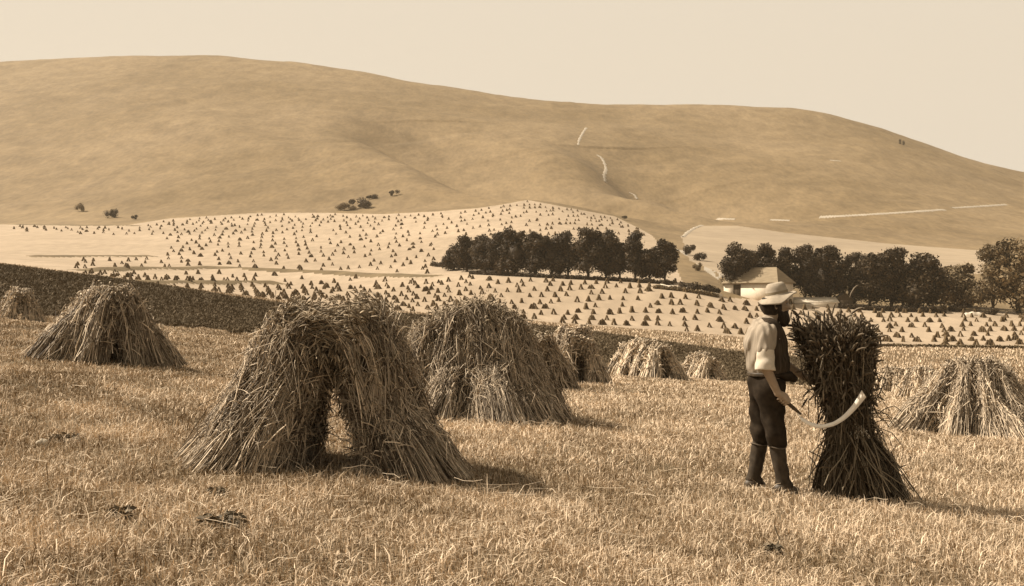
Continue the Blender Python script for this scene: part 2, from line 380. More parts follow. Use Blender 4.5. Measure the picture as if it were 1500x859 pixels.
# loose pale straws lying about in the stubble
n = 420; r = np.random.default_rng(5)
d = (6**.5 + r.random(n)*(26**.5 - 6**.5))**2; u = r.uniform(-60, 1560, n); x = (u-CX)/FPX*d; z = zat(u, d)
a = r.uniform(0, np.pi, n); ll = r.uniform(.10,.32,n); k = np.linspace(-.5,.5,4)
P = np.stack([x[:,None]+np.cos(a)[:,None]*ll[:,None]*k, d[:,None]+np.sin(a)[:,None]*ll[:,None]*k, (z+r.uniform(.05,.13,n))[:,None]+r.normal(0,.009,(n,4))], -1)
V, F = tubes(P, .0022, 3)
tag(obj('loose_straw', mesh_data('loose_straw', V, F, M['straw'], False, {'tint': np.repeat(r.uniform(.5,1,n), 12)})), kind='stuff')

# ------------------------------------------------------------------ sheaves
def sheaf_geo(foot, head, rf, rw, rh, tw, n, seed, rad=.0035, droop=.15, over=.12, messy=.03, ground_z=0.0, core=.58, bow=.055, pale=0.0, cross=.42):
    """a bound bundle of stalks from the splayed butts (foot) through the tied waist to the ears (head)"""
    r = np.random.default_rng(seed)
    foot = np.array(foot, float); head = np.array(head, float); ax = head - foot; L = np.linalg.norm(ax); ax /= L
    e1 = norm(np.cross(ax, [0.13, 1, 0.07])); e2 = np.cross(ax, e1)
    prof = lambda t: pch([-.2, 0, tw*.55, tw, (1+tw)/2, 1, 1.35], [rf*1.12, rf, (rf*.45+rw*.55), rw, (rw*.45+rh*.55), rh, rh*1.25], t)
    # clumps of stalks that stick together
    nc = 54; ca = r.uniform(0, 2*np.pi, nc); cr = np.where(r.random(nc) < .72, r.uniform(.74, 1.16, nc), np.sqrt(r.uniform(.1, .8, nc))); cb = r.normal(0, .20, nc); ct = r.normal(0, .06, nc)
    c = r.integers(0, nc, n)
    a = ca[c] + r.normal(0, .085, n); rho = np.clip(cr[c] + r.normal(0, .07, n), .05, 1.25)
    K = 6; tt = np.linspace(0, 1, K)[None, :]
    t0 = r.uniform(-.03, .05, n)[:, None] ; t1 = (1 - over/2 + r.uniform(-.10, .08, n) + ct[c])[:, None]
    t = t0 + (t1 - t0)*tt
    a2 = a[:, None] + (cb[c][:, None] + r.normal(0, .22, n)[:, None])*(t - tw)
    rr = prof(t) * rho[:, None]
    out_ = foot - head; out_ = np.array([out_[0], out_[1], 0.]); ol = np.linalg.norm(out_); out_ = (out_/max(ol, 1e-6) + [0, 0, .55])*bow*L*min(1, ol*2.5)
    axis = lambda q: foot + ax*(q*L)[..., None] + out_*(4*np.clip(q, 0, 1.1)*(1.08 - np.clip(q, 0, 1.08))*np.clip(q, 0, 1)**.4)[..., None]
    P = axis(t) + rr[..., None]*(e1*np.cos(a2)[..., None] + e2*np.sin(a2)[..., None])
    wob = r.normal(0, messy*.62, (n, K, 3)) ; wob[:, 2:4] *= .7
    stray = (r.random(n) < .10)[:, None, None]
    wob = wob * np.where(stray, 3.0, 1.0)
    P += wob
    dr = droop*np.clip(t - .72, 0, 1)**1.5*2.2
    P[..., 2] -= dr
    rad_dir = norm(P - axis(t))
    P += rad_dir * (dr*.45)[..., None]
    P[..., 2] = np.maximum(P[..., 2], ground_z + .004)
    gap = np.clip(P[:, 0, 2] - ground_z - r.uniform(0, .05, n), 0, None)
    P[:, 0] -= ax*(gap/max(ax[2], .3))[:, None]*.9
    rd = rad * r.uniform(.7, 1.6, n)[:, None] * np.ones(K); rd[:, -1] *= .6
    V, F = tubes(P, rd, 3)
    tint = np.clip(.23 + pale + .14*r.normal(size=nc)[c]*1.3 + .17*r.normal(size=n) + .5*(r.random(n) < .20), .02, 1)
    st = MB(); st.add(V, F, np.repeat(tint, K*3))
    # solid heart of the bundle so that it is not transparent; its dark tint paints the shade between clumps
    ck, cs = 9, 12; tc = np.linspace(.0, .80, ck); an = np.arange(cs)*2*np.pi/cs
    cw = prof(tc)[:, None]*core*(1 + .18*r.normal(size=(ck, cs)))
    CV = axis(tc)[:, None, :] + cw[..., None]*(e1*np.cos(an)[None, :, None] + e2*np.sin(an)[None, :, None])
    CV[0] -= ax*(np.clip(CV[0, :, 2] - ground_z, 0, None)/max(ax[2], .3))[:, None]; CV[..., 2] = np.maximum(CV[..., 2], ground_z)
    ii = np.arange(ck*cs).reshape(ck, cs); jj = np.roll(ii, -1, 1)
    CF = np.stack([ii[:-1], jj[:-1], jj[1:], ii[1:]], -1).reshape(-1, 4)
    CVv = np.concatenate([CV.reshape(-1, 3), CV[-1].mean(0, keepdims=True) + ax*.05])
    st.add(CVv, [CF, np.stack([ii[-1], jj[-1], np.full(cs, ck*cs)], -1)], .08)
    # dry leaf blades that curl off the stalks
    nl = int(n*1.0); pick = r.integers(0, n, nl); kf = r.uniform(.12, .97, nl)*(K-1); k0 = np.minimum(kf.astype(int), K-2); fr = (kf-k0)[:, None]
    rim = rho[pick] > .45; pick, k0, fr = pick[rim], k0[rim], fr[rim]; nl = len(pick)
    b0 = P[pick, k0]*(1-fr) + P[pick, k0+1]*fr; o_ = rad_dir[pick, k0]
    go = norm(o_*.5 + ax*r.uniform(-.7, .9, nl)[:, None] + r.normal(0, .6, (nl, 3))); ll = (r.uniform(.05, .20, nl)*(rad/.004)**.3)[:, None]; lw = rad*r.uniform(.7, 1.7, nl)[:, None]
    sd_ = norm(np.cross(go, r.normal(size=(nl, 3))))
    m1 = b0 + go*ll*.5 + o_*.01; m2 = b0 + go*ll*.85 - np.array([0,0,1])*ll*r.uniform(.1,.7,nl)[:,None]
    for q_ in (m1, m2): q_[:, 2] = np.maximum(q_[:, 2], ground_z + .004)
    LV = np.stack([b0 - sd_*lw*.5, b0 + sd_*lw*.5, m1 - sd_*lw, m1 + sd_*lw, m2 - sd_*lw*.2, m2 + sd_*lw*.2], 1).reshape(-1, 3); i0 = np.arange(nl)[:, None]*6
    st.add(LV, np.concatenate([i0 + [0,1,3,2], i0 + [2,3,5,4]]), np.repeat(np.clip(.28 + pale + .22*r.normal(size=nl) + .3*(r.random(nl) < .12), .03, 1), 6))
    nx = int(n*cross); pk = r.integers(0, n, nx); pk = pk[rho[pk] > .6]; nx = len(pk); kx = r.integers(1, K-1, nx)
    tg = np.cross(rad_dir[pk, kx], ax); sg = np.where(r.random(nx) < .5, -1, 1)
    dx = norm(ax*r.choice([-1, 1], nx)[:, None]*r.uniform(.3, 1, nx)[:, None] + tg*(sg*r.uniform(.05, .9, nx))[:, None] + rad_dir[pk, kx]*r.uniform(-.1, .28, nx)[:, None])
    lx_ = (r.uniform(.10, .38, nx)*L/1.5)[:, None, None]; kk = np.linspace(0, 1, 4)[None, :, None]
    X = (P[pk, kx] + rad_dir[pk, kx]*r.uniform(.0, .035, nx)[:, None])[:, None, :] + dx[:, None, :]*lx_*kk; X[..., 2] -= (lx_*kk**2)[..., 0]*r.uniform(.05, .5, nx)[:, None]
    X[..., 2] = np.maximum(X[..., 2], ground_z + .004); V, F = tubes(X, rad*r.uniform(.8, 1.7, nx)[:, None]*np.ones(4), 3)
    st.add(V, F, np.repeat(np.clip(.30 + pale + .25*r.normal(size=nx) + .35*(r.random(nx) < .15), .02, 1), 12))
    # ears
    tip = P[:, -1]; dirn = norm(P[:, -1] - P[:, -3]); dirn = norm(dirn + r.normal(0, .25, dirn.shape) + np.array([0, 0, -.35*droop/.15*.6]))
    el = r.uniform(.06, .11, n)[:, None]; kk = np.array([0, .3, .7, 1.0])
    Q = tip[:, None, :] + dirn[:, None, :]*(el*kk)[..., None]; Q[..., 2] -= (el*.35*kk**2)
    er = rad*np.array([.8, 2.3, 2.1, .5])*r.uniform(.8, 1.3, n)[:, None]
    EV, EF = tubes(Q, er, 3)
    ear = MB(); ear.add(EV, EF, np.repeat(np.clip(.5 + .25*r.normal(size=n), 0, 1), 12))
    ne = int(n*cross); pk = r.integers(0, n, ne); pk = pk[rho[pk] > .7]; ne = len(pk); kx = r.integers(K-2, K, ne)
    e0 = P[pk, kx] + rad_dir[pk, kx]*r.uniform(0, .04, ne)[:, None] - np.array([0,0,1])*r.uniform(0, .22, ne)[:, None]*L/1.5; ed = norm(rad_dir[pk, kx]*r.uniform(.2, .9, ne)[:, None] + r.normal(0, .35, (ne, 3)) - np.array([0,0,.8]))
    Q = e0[:, None, :] + ed[:, None, :]*(r.uniform(.05, .12, ne)[:, None]*np.array([0, .3, .7, 1.0]))[..., None]
    EV, EF = tubes(Q, rad*np.array([.8, 2.2, 2.0, .5])*r.uniform(.8, 1.3, ne)[:, None], 3); ear.add(EV, EF, np.repeat(np.clip(.5 + .3*r.normal(size=ne), 0, 1), 12))
    # twisted straw band round the waist
    bn = 26; ph = np.linspace(0, 2*np.pi, bn); bw = MB()
    cen = axis(np.array(tw))
    for s in range(5):
        rb = rw*.96 + .006*np.sin(ph*7 + s*1.3); off = .012*np.cos(ph*7 + s*1.3) + (s-2)*.006
        BP = cen + ax*off[:, None] + (rb[:, None])*(e1*np.cos(ph)[:, None] + e2*np.sin(ph)[:, None])
        bv, bf = tubes(BP[None], rad*1.8, 4); bw.add(bv, bf, r.uniform(.6, 1))
    kn = norm(np.cross(e2, ax)); 
    return st, ear, bw

def add_sheaf(parent, foot, head, n, seed, mats=('straw','ear'), **k):
    st, ear, bw = sheaf_geo(foot, head, n=n, seed=seed, **k)
    if n < 700:
        st.add(np.concatenate(ear.V), [f for f in ear.F], np.concatenate(ear.A)*.8); return st.build('sheaf', M[mats[0]], parent)
    s = st.build('sheaf', M[mats[0]], parent)
    ear.build('ears', M[mats[1]], s); bw.build('band', M[mats[0]], s)
    return s

STOOK_GROUP = 'wheat stooks standing in the near stubble field'
def stook(label, px, py, top, d, sheaves, n, rad=.0035, seed=0, rz=0.0, tall=1.60, sx=1.0, **k):
    x = (px - CX)/FPX*d; p = np.array([x, d, float(ground(x, d))]); scale = (py - top)/FPX*d/tall
    if d < 25: p = hit(px, py, d*.6, d*1.6); d = p[1]; scale = (py - top)/FPX*d/tall
    print('stook base y %.0f wanted %d, scale %.2f' % (CY - (p[2]-CAMZ)/d*FPX, py, scale), label[:30])
    s = empty('stook', p, label, 'stook', STOOK_GROUP, rz)
    cr, sr = math.cos(rz), math.sin(rz)
    for i, (fx, fy, hx, hy, hz, kw) in enumerate(sheaves):
        fx, fy, hx, hy, hz = fx*scale*sx, fy*scale, hx*scale*sx, hy*scale, hz*scale
        gz = float(ground(p[0] + fx*cr - fy*sr, p[1] + fx*sr + fy*cr)) - p[2]
        a = dict(rf=.30, rw=.125, rh=.19, tw=.74, rad=rad, droop=.34, messy=.032); a.update(k); a.update(kw)
        for q in ('rf','rw','rh'): a[q] *= scale
        add_sheaf(s, (fx, fy, gz), (hx, hy, hz), n=n, seed=seed*37+i, ground_z=gz, **a)
    return s

def rowed(pairs, spacing, spread, height, seed, jit=.08):
    r = np.random.default_rng(seed); out = []
    for i in range(pairs):
        s = (i - (pairs-1)/2)*spacing
        for sd in (-1, 1):
            j = r.normal(0, jit, 5); h = height*(1 - .10*abs(2*i/(pairs-1)-1)**2)
            out.append((sd*spread + j[0], s*1.15 + j[1], sd*.06 + j[2]*.4, s*.72 + j[3]*.5, h + j[4]*.8, dict(rf=.28+.05*abs(j[2])/jit)))
    return out

# the big arched stook in the foreground, seen end-on: legs left and right of a dark opening
big = [(-.58,-.10,-.02,-.10,1.42,dict(rf=.33,rh=.24,rw=.23)), (-.59,.36,-.04,.25,1.47,dict(rh=.22,rw=.2)), (-.78,-.16,-.10,-.06,1.38,dict(rf=.34,rh=.2)), (-.82,.25,-.12,.15,1.34,dict(rf=.34)),
       (-.54,.80,-.06,.55,1.42,dict(rw=.2)), (-.70,-.34,-.10,-.04,1.12,dict(rf=.34,rh=.11,rw=.2,bow=.05,droop=.1)), (-.92,.0,-.20,.05,1.02,dict(rf=.32,rh=.11,bow=.03,droop=.1)), (-.84,-.36,-.25,.0,.82,dict(rf=.30,rh=.1,rw=.18,bow=.03,droop=.1)),
       (.53,-.06,.05,-.06,1.42,dict(rf=.22,rh=.24,rw=.23)), (.56,.36,.06,.25,1.47,dict(rf=.24,rh=.22,rw=.2)), (.66,.12,.12,.06,1.38,dict(rf=.28,rh=.2)), (.54,.80,.08,.55,1.42,dict(rw=.2)),
       (.78,-.34,.22,.02,.80,dict(rf=.33,rh=.10,rw=.18,bow=.04,tw=.6,droop=.1)), (.82,.05,.2,.06,1.05,dict(rf=.3,rh=.12,bow=.04,droop=.1))]
stook('big arched wheat stook in the left foreground, dark opening between its two legs', 485, 688, 434, 10.3, big, 1900, .0030, 1, bow=.085, droop=.36, tall=1.52, pale=.03)
# the wide stook just behind it
wide = [(-.80,-.36,-.48,-.08,1.26,dict(bow=.14,rh=.24)), (-.42,-.60,-.26,-.10,1.44,dict(rf=.30)), (.10,-.66,-.02,-.08,1.54,dict(rf=.26,rh=.22)), (.50,-.58,.24,-.06,1.40,dict(rf=.28)),
        (.74,-.30,.36,-.02,1.24,dict(bow=.08)), (.90,.14,.42,.10,1.08,dict(rf=.34,bow=.06)), (-.55,.6,-.36,.1,1.38,{}), (0,.7,-.05,.1,1.54,{}), (.5,.7,.22,.1,1.36,{}), (.82,.62,.40,.2,1.05,{}),
        (-.92,.1,-.60,.0,1.12,dict(bow=.14)), (-.50,-1.0,-.30,-.48,.60,dict(rf=.35,rh=.2,rw=.22,tw=.6,bow=.04)), (.30,-1.08,.12,-.48,.64,dict(rf=.38,rh=.2,rw=.24,tw=.6,bow=.04)), (.86,-.62,.5,-.36,.52,dict(rf=.30,rh=.16,rw=.2,tw=.6,bow=.04))]
stook('broad ragged wheat stook right of the big arched one, tops spread wide', 700, 606, 438, 15.7, wide, 1400, .0034, 2, pale=.06, rh=.22, rw=.145, bow=.09, messy=.045)
stook('dark shaded wheat stook pressed close behind the broad ragged one', 788, 570, 476, 19, rowed(2, .45, .62, 1.42, 5), 450, .006, 3, rz=.4, pale=0.00)
stook('ridge-shaped wheat stook at the left, sunlit sheaves and a small dark gap at its foot', 163, 531, 408, 20,
      [(-.56,-.5,-.05,-.08,1.45,dict(rw=.25,rh=.2,rf=.34)), (.46,-.42,.06,-.08,1.47,dict(rf=.34,rw=.25,rh=.2)), (-.80,.0,-.08,.18,1.42,dict(rw=.18)), (.62,.05,.08,.15,1.42,dict(rf=.34,rw=.2)), (-.70,.5,-.08,.5,1.38,dict(rf=.36,rw=.2)), (.46,.5,.06,.45,1.38,dict(rf=.36,rw=.2)),
       (-.92,1.0,-.08,.8,1.30,{}), (.62,.95,.06,.75,1.34,{}), (1.02,-.02,.24,.1,1.12,dict(rf=.32)), (-1.12,-.2,-.24,.0,1.18,dict(rf=.32)), (-1.05,.75,-.2,.6,1.1,{})], 690, .0052, 4, rz=.55, pale=0.07, bow=.05)
stook('small wheat stook at the left edge of the photograph, dark on its right side', 30, 461, 405, 42, rowed(3, .42, .55, 1.44, 7), 300, .011, 5, rz=.5, pale=0.12)
stook('pale wheat stook half hidden behind the left shoulder of the big arched one', 392, 497, 453, 30, rowed(2, .5, .7, 1.4, 8), 300, .009, 6, rz=1.0, pale=0.15, sx=1.25)
stook('narrow wheat stook with a black shaded right side, left of two low pale stooks', 840, 557, 470, 28, rowed(3, .42, .56, 1.44, 9), 380, .009, 7, rz=.4, pale=0.15)
stook('low pale wheat stook of plump sheaves, larger of the pair before the dark crop', 945, 557, 492, 36, rowed(4, .55, .72, 1.42, 10), 300, .012, 8, rz=.75, pale=0.27, sx=1.15)
stook('smallest pale wheat stook, between the plump low one and the man', 1027, 559, 512, 48, rowed(3, .6, .7, 1.42, 11), 260, .015, 9, rz=.75, pale=0.27, sx=1.15)
stook('large sprawling wheat stook at the right edge with a bright front', 1420, 636, 513, 20.7,
      [(-1.05,-.25,-.10,.05,1.36,dict(rf=.24,rw=.15)), (-.45,-.72,.0,-.04,1.42,{}), (.05,-.85,.12,-.06,1.45,dict(rf=.32)), (.55,-.85,.28,-.03,1.42,dict(rf=.32)), (1.0,-.6,.40,.0,1.34,{}),
       (-.85,.25,-.05,.15,1.34,{}), (.0,.75,.1,.1,1.4,{}), (.6,.75,.3,.1,1.4,{}), (1.2,.1,.45,.1,1.25,{}), (.3,-1.15,.2,-.35,.75,dict(rf=.34,rw=.17)), (-1.25,-.1,-.3,.05,1.08,dict(rf=.26))], 690, .0052, 10, pale=0.17)
stook('small far wheat stook just right of the standing dark sheaf', 1306, 578, 535, 50, rowed(3, .5, .6, 1.4, 13), 260, .014, 11, rz=.6, pale=0.20)
stook('pale wheat stook tucked behind the left side of the sprawling right-edge stook', 1352, 590, 532, 36, rowed(3, .5, .65, 1.42, 14), 280, .011, 12, rz=.7, pale=0.25)

# ------------------------------------------------------------------ the reaper, from signed distance fields
class SDF:
    def __init__(s, lo, hi, h):
        s.o = np.array(lo, float); s.h = h
        s.n = np.ceil((np.array(hi) - s.o)/h).astype(int) + 1
        s.f = np.ones(s.n, np.float32)
    def block(s, lo, hi):
        a = np.clip(np.floor((np.array(lo) - s.o)/s.h).astype(int), 0, s.n); b = np.clip(np.ceil((np.array(hi) - s.o)/s.h).astype(int) + 1, 0, s.n)
        g = np.meshgrid(*[s.o[i] + s.h*np.arange(a[i], b[i]) for i in range(3)], indexing='ij')
        return tuple(slice(a[i], b[i]) for i in range(3)), np.stack(g, -1)
    def comb(s, sl, d, k, op):
        f = s.f[sl]
        if op == 'u':
            if k > 0:
                h = np.clip(.5 + .5*(f - d)/k, 0, 1); s.f[sl] = f*(1-h) + d*h - k*h*(1-h)
            else: s.f[sl] = np.minimum(f, d)
        else: s.f[sl] = np.maximum(f, -d)
    def cap(s, a, b, ra, rb=None, k=.02, op='u'):
        rb = ra if rb is None else rb
        a = np.array(a, float); b = np.array(b, float); m = max(ra, rb) + .07
        sl, p = s.block(np.minimum(a, b) - m, np.maximum(a, b) + m); pa = p - a; ba = b - a
        h = np.clip((pa @ ba)/max(ba @ ba, 1e-9), 0, 1)
        s.comb(sl, np.linalg.norm(pa - h[..., None]*ba, axis=-1) - (ra + (rb-ra)*h), k, op); return s
    def ell(s, c, r, k=.02, op='u', pitch=0.0):
        c = np.array(c, float); r = np.array(r, float); m = max(r) + .07
        sl, p = s.block(c - m, c + m); q = p - c
        if pitch:
            cs, sn = math.cos(pitch), math.sin(pitch); x = q[...,0]*cs - q[...,2]*sn; z = q[...,0]*sn + q[...,2]*cs
            q = np.stack([x, q[...,1], z], -1)
        k0 = np.linalg.norm(q/r, axis=-1); k1 = np.linalg.norm(q/r**2, axis=-1)
        s.comb(sl, k0*(k0-1)/np.maximum(k1, 1e-6), k, op); return s
    def cut(s, p, nrm):                             # keep the side the normal points away from
        g = np.meshgrid(*[s.o[i] + s.h*np.arange(s.n[i]) for i in range(3)], indexing='ij')
        d = sum((g[i]-p[i])*nrm[i] for i in range(3)); s.f = np.maximum(s.f, d.astype(np.float32)); return s
    def wrinkle(s, amp, fx, fy, fz, ph=0):
        g = np.meshgrid(*[s.o[i] + s.h*np.arange(s.n[i]) for i in range(3)], indexing='ij')
        s.f += amp*(np.sin(g[0]*fx + 3*np.sin(g[2]*7+ph) + ph)*np.sin(g[2]*fz + 2*np.sin(g[0]*9)) + .6*np.sin(g[1]*fy + g[2]*fz*.6 + ph*2)).astype(np.float32); return s
    def mesh(s):
        f = s.f; sg = f < 0; n = s.n; cs = tuple(n - 1)
        acc = np.zeros(cs + (3,)); cnt = np.zeros(cs); quads = []
        cid = np.arange(np.prod(cs)).reshape(cs)
        for ax in range(3):
            A = [slice(None)]*3; B = [slice(None)]*3; A[ax] = slice(0, -1); B[ax] = slice(1, None)
            f0, f1 = f[tuple(A)], f[tuple(B)]; cr = (f0 < 0) != (f1 < 0)
            I = np.argwhere(cr)
            o1, o2 = [i for i in range(3) if i != ax]
            I = I[(I[:,o1] > 0) & (I[:,o1] < n[o1]-1) & (I[:,o2] > 0) & (I[:,o2] < n[o2]-1)]
            v0 = f0[tuple(I.T)]; v1 = f1[tuple(I.T)]; pos = I.astype(float); pos[:, ax] += v0/(v0 - v1)
            cc = []
            for (d1, d2) in ((-1,-1),(0,-1),(0,0),(-1,0)):
                J = I.copy(); J[:, o1] += d1; J[:, o2] += d2
                np.add.at(acc, tuple(J.T), pos); np.add.at(cnt, tuple(J.T), 1); cc.append(cid[tuple(J.T)])
            q = np.stack(cc, -1); flip = (v0 < 0) ^ (ax == 1)
            q[~flip] = q[~flip][:, ::-1]; quads.append(q)
        ok = cnt > 0; remap = -np.ones(np.prod(cs), int); remap[cid[ok]] = np.arange(ok.sum())
        V = acc[ok]/cnt[ok][:, None]*s.h + s.o
        return V, remap[np.concatenate(quads)]
    def build(s, name, mat, parent):
        V, F = s.mesh(); return obj(name, mesh_data(name, V, F, mat, True), parent)

mp_ = hit(1128, 722, 8, 14)
man = empty('person', mp_, 'bearded man in a wide pale hat and rolled sleeves standing beside the upright sheaf', 'person')
sc_ = 176.0/(FPX/mp_[1]); man.scale = (sc_,)*3
h = .005
# body
b = SDF((-.30,-.36,-.02), (.52,.34,1.74), h)
b.cap((-.04,0,1.33), (-.03,0,.95), .115, .115, .0)
b.cap((-.03,-.08,1.27), (-.03,.08,1.27), .115, k=.04).cap((-.02,-.06,1.05), (-.02,.06,1.05), .10, k=.04)
b.cap((-.03,-.07,.93), (-.03,.07,.93), .10, k=.04).cap((-.06,-.17,1.355), (-.02,.17,1.355), .055, k=.05)
b.cap((.015,0,1.47), (-.03,0,1.35), .058, .066, .03)
b.ell((.045,0,1.565), (.098,.078,.118), .02, pitch=.06).ell((.085,0,1.495), (.062,.054,.058), .03)
b.cap((.138,0,1.572), (.162,0,1.537), .010, .016, .012).ell((.125,0,1.592), (.026,.058,.014), .015)
b.ell((.137,0,1.508), (.018,.026,.007), .008).ell((.138,0,1.497), (.016,.024,.008), .006)
for s in (-1, 1):
    b.ell((.128,.032*s,1.572), (.016,.018,.012), .006, 's')
    b.ell((.118,.048*s,1.545), (.03,.022,.02), .02)
    b.ell((.03,.079*s,1.555), (.02,.013,.035), .008).ell((.034,.091*s,1.556), (.010,.006,.020), .004, 's')
b.cap((-.07,-.20,1.335), (-.09,-.25,1.06), .054, .044, .03).cap((-.09,-.25,1.06), (.015,-.222,.845), .043, .029, .015)
b.cap((.0,.19,1.335), (.13,.23,1.09), .054, .044, .03).cap((.13,.23,1.09), (.33,.195,.95), .043, .029, .015)
# near hand closed round the hook's handle
hd = norm(np.array([.77,0,-.64])); n1 = np.array([0,-1.,0]); n2 = norm(np.array([.64,0,.77])); hc = np.array([.062,-.205,.795])
pt = lambda t, th, rho: hc + hd*t + rho*(math.cos(math.radians(th))*n1 + math.sin(math.radians(th))*n2)
b.cap((.015,-.222,.845), pt(-.015,60,.034), .027, .024, .012)
b.cap(pt(-.035,55,.034), pt(.035,40,.034), .018, .017, .015).cap(pt(-.030,15,.035), pt(.040,5,.035), .014, .013, .012)
for i, (t, ln) in enumerate(((-.036,.9),(-.013,1.0),(.010,1.05),(.033,1.0))):
    th = [8, -48, -105, -160*ln]
    for q in range(3): b.cap(pt(t, th[q], .031), pt(t, th[q+1], .030 if q < 2 else .027), .0105 - .001*q, .0097 - .001*q, .003)
b.cap(pt(.012,80,.036), pt(.045,105,.032), .013, .011, .008).cap(pt(.045,105,.032), pt(.062,150,.028), .011, .009, .004)
# far hand spread on the sheaf
b.cap((.33,.195,.95), (.375,.17,.93), .026, .024, .012).cap((.37,.175,.95), (.385,.165,.90), .018, .017, .012)
for i in range(4):
    z0 = .955 - .019*i; a0 = np.array([.385,.168,z0]); a1 = a0 + [.036,-.012,-.004*i]; a2 = a1 + [.026,-.022,-.004]; a3 = a2 + [.014,-.022,-.003]
    for p, q, r1 in ((a0,a1,.0105),(a1,a2,.0098),(a2,a3,.009)): b.cap(p, q, r1, r1*.93, .003)
b.cap((.36,.16,.945), (.385,.135,.975), .012, .0105, .008).cap((.385,.135,.975), (.405,.115,.985), .0105, .009, .003)
LEGS = [((-.02,-.095,.92),(.02,-.10,.50),(.085,-.11,.10),(.175,-.13,.036)), ((-.04,.095,.92),(-.045,.10,.50),(-.115,.11,.10),(-.04,.14,.036))]
for hp, kn, an, to in LEGS:
    b.cap(hp, kn, .082, .055, .03).cap(kn, an, .048, .034, .015)
    b.cap((an[0]-.03,an[1],.045), to, .036, .028, .02).cap(an, (an[0]-.02,an[1],.05), .04, .04, .02)
b.build('body', M['skin'], man)
for s in (-1, 1):
    e = SDF((.10,.032*s-.03,1.54), (.16,.032*s+.03,1.60), .003); e.ell((.124,.032*s,1.572), (.014,.015,.012), 0); e.build('eye', M['eye'], man)
# hair and beard
q = SDF((-.10,-.14,1.34), (.22,.14,1.66), h)
q.ell((.025,0,1.56), (.105,.088,.105), .0).cut((.075,0,1.56), (1,0,.25)).cut((0,0,1.62), (0,0,1)).cut((0,0,1.475), (0,0,-1)).wrinkle(.004, 60, 60, 30); q.build('hair', M['hair'], man)
q = SDF((-.06,-.14,1.32), (.24,.14,1.62), h)
q.ell((.088,0,1.475), (.068,.064,.072), .0).ell((.115,0,1.44), (.045,.046,.06), .03).cap((.05,-.07,1.55), (.08,-.055,1.48), .016, .02, .02).cap((.05,.07,1.55), (.08,.055,1.48), .016, .02, .02)
q.ell((.148,0,1.517), (.016,.034,.009), .008).wrinkle(.0045, 75, 60, 35, 1); q.build('beard', M['hair'], man)
# shirt with sleeves to the elbow
q = SDF((-.34,-.40,.90), (.30,.36,1.48), h)
q.ell((-.045,0,1.21), (.165,.185,.26), 0).ell((-.02,0,1.06), (.155,.175,.15), .05).cap((-.065,-.165,1.35), (-.03,.165,1.35), .068, k=.05)
q.cap((-.075,-.20,1.335), (-.093,-.235,1.215), .080, .072, .03).cap((-.01,.19,1.335), (.12,.23,1.10), .076, .07, .03)
q.cap((-.015,0,1.36), (.015,0,1.43), .078, .072, .03)
q.wrinkle(.0045, 40, 46, 19).wrinkle(.0055, 110, 95, 11, 2).wrinkle(.003, 60, 130, 40, 5).cut((0,0,.985), (0,0,-1))
dv = norm(np.array([-.025,-.05,-.245])); q.cut_arm = None
q.cap((.035,0,1.43), (.045,0,1.52), .062, .075, 0, 's')
V, F = q.mesh()
obj('shirt', mesh_data('shirt', V, F, M['shirt'], True), man)
q = SDF((-.16,-.34,.92), (.32,.34,1.46), h)          # dark waistcoat over the front of the shirt
q.ell((-.045,0,1.21), (.187,.205,.274), 0).ell((-.02,0,1.06), (.180,.199,.16), .05).cap((-.05,-.12,1.36), (-.03,.12,1.36), .086, k=.05)
q.wrinkle(.003, 45, 50, 25, 1.5).cut((-.055,0,1.2), (-1,0,-.10)).cut((0,0,.965), (0,0,-1)).cap((.05,0,1.30), (.06,0,1.5), .055, .11, 0, 's').cap((-.075,-.20,1.335), (-.10,-.25,1.05), .083, .076, 0, 's').cap((-.01,.19,1.335), (.12,.23,1.10), .078, .072, 0, 's')
q.build('waistcoat', M['waistcoat'], man)
for a0, a1, ra in (((-.088,-.236,1.20),(-.098,-.256,1.035),.064), ((.115,.228,1.12),(.15,.228,1.05),.058)):
    a0 = np.array(a0); a1 = np.array(a1); dv = norm(a1 - a0)
    q = SDF(np.minimum(a0,a1)-.12, np.maximum(a0,a1)+.12, h)
    q.cap(a0 - dv*.05, a1 + dv*.05, ra*1.10, ra*1.12, 0).cap(a1 - dv*.035, a1 - dv*.004, ra*1.26, ra*1.28, .015).wrinkle(.003, 50, 70, 60).cut(a0, -dv).cut(a1, dv)
    q.build('rolled_cuff', M['cuff'], man)
# trousers, tied below the knee
q = SDF((-.26,-.30,.36), (.28,.30,1.04), h)
q.ell((-.03,0,.93), (.145,.165,.15), 0).cap((-.03,-.04,.86), (-.03,.04,.86), .125, k=.04)
for hp, kn, an, to in LEGS:
    q.cap((hp[0],hp[1],.88), kn, .114, .086, .04).cap(kn, (kn[0]+(an[0]-kn[0])*.22, kn[1], .44), .088, .078, .03)
q.wrinkle(.010, 30, 36, 24, 2).cut((0,0,1.0), (0,0,1)).cut((0,0,.405), (0,0,-1)); q.build('trousers', M['trouser'], man)
q = SDF((-.24,-.28,.84), (.34,.28,1.06), h)          # dark cloth bunched at the front of the waist
q.ell((.12,-.03,.975), (.10,.12,.045), 0, pitch=.25).ell((.02,-.06,.985), (.12,.13,.04), .03).wrinkle(.005, 60, 50, 50, 3); q.build('waist_cloth', M['trouser'], man)
q = SDF((-.26,-.28,.94), (.24,.28,1.04), h); q.ell((-.03,0,.99), (.158,.178,.10), 0).cut((0,0,1.005), (0,0,1)).cut((0,0,.972), (0,0,-1)); q.build('belt', M['boot'], man)
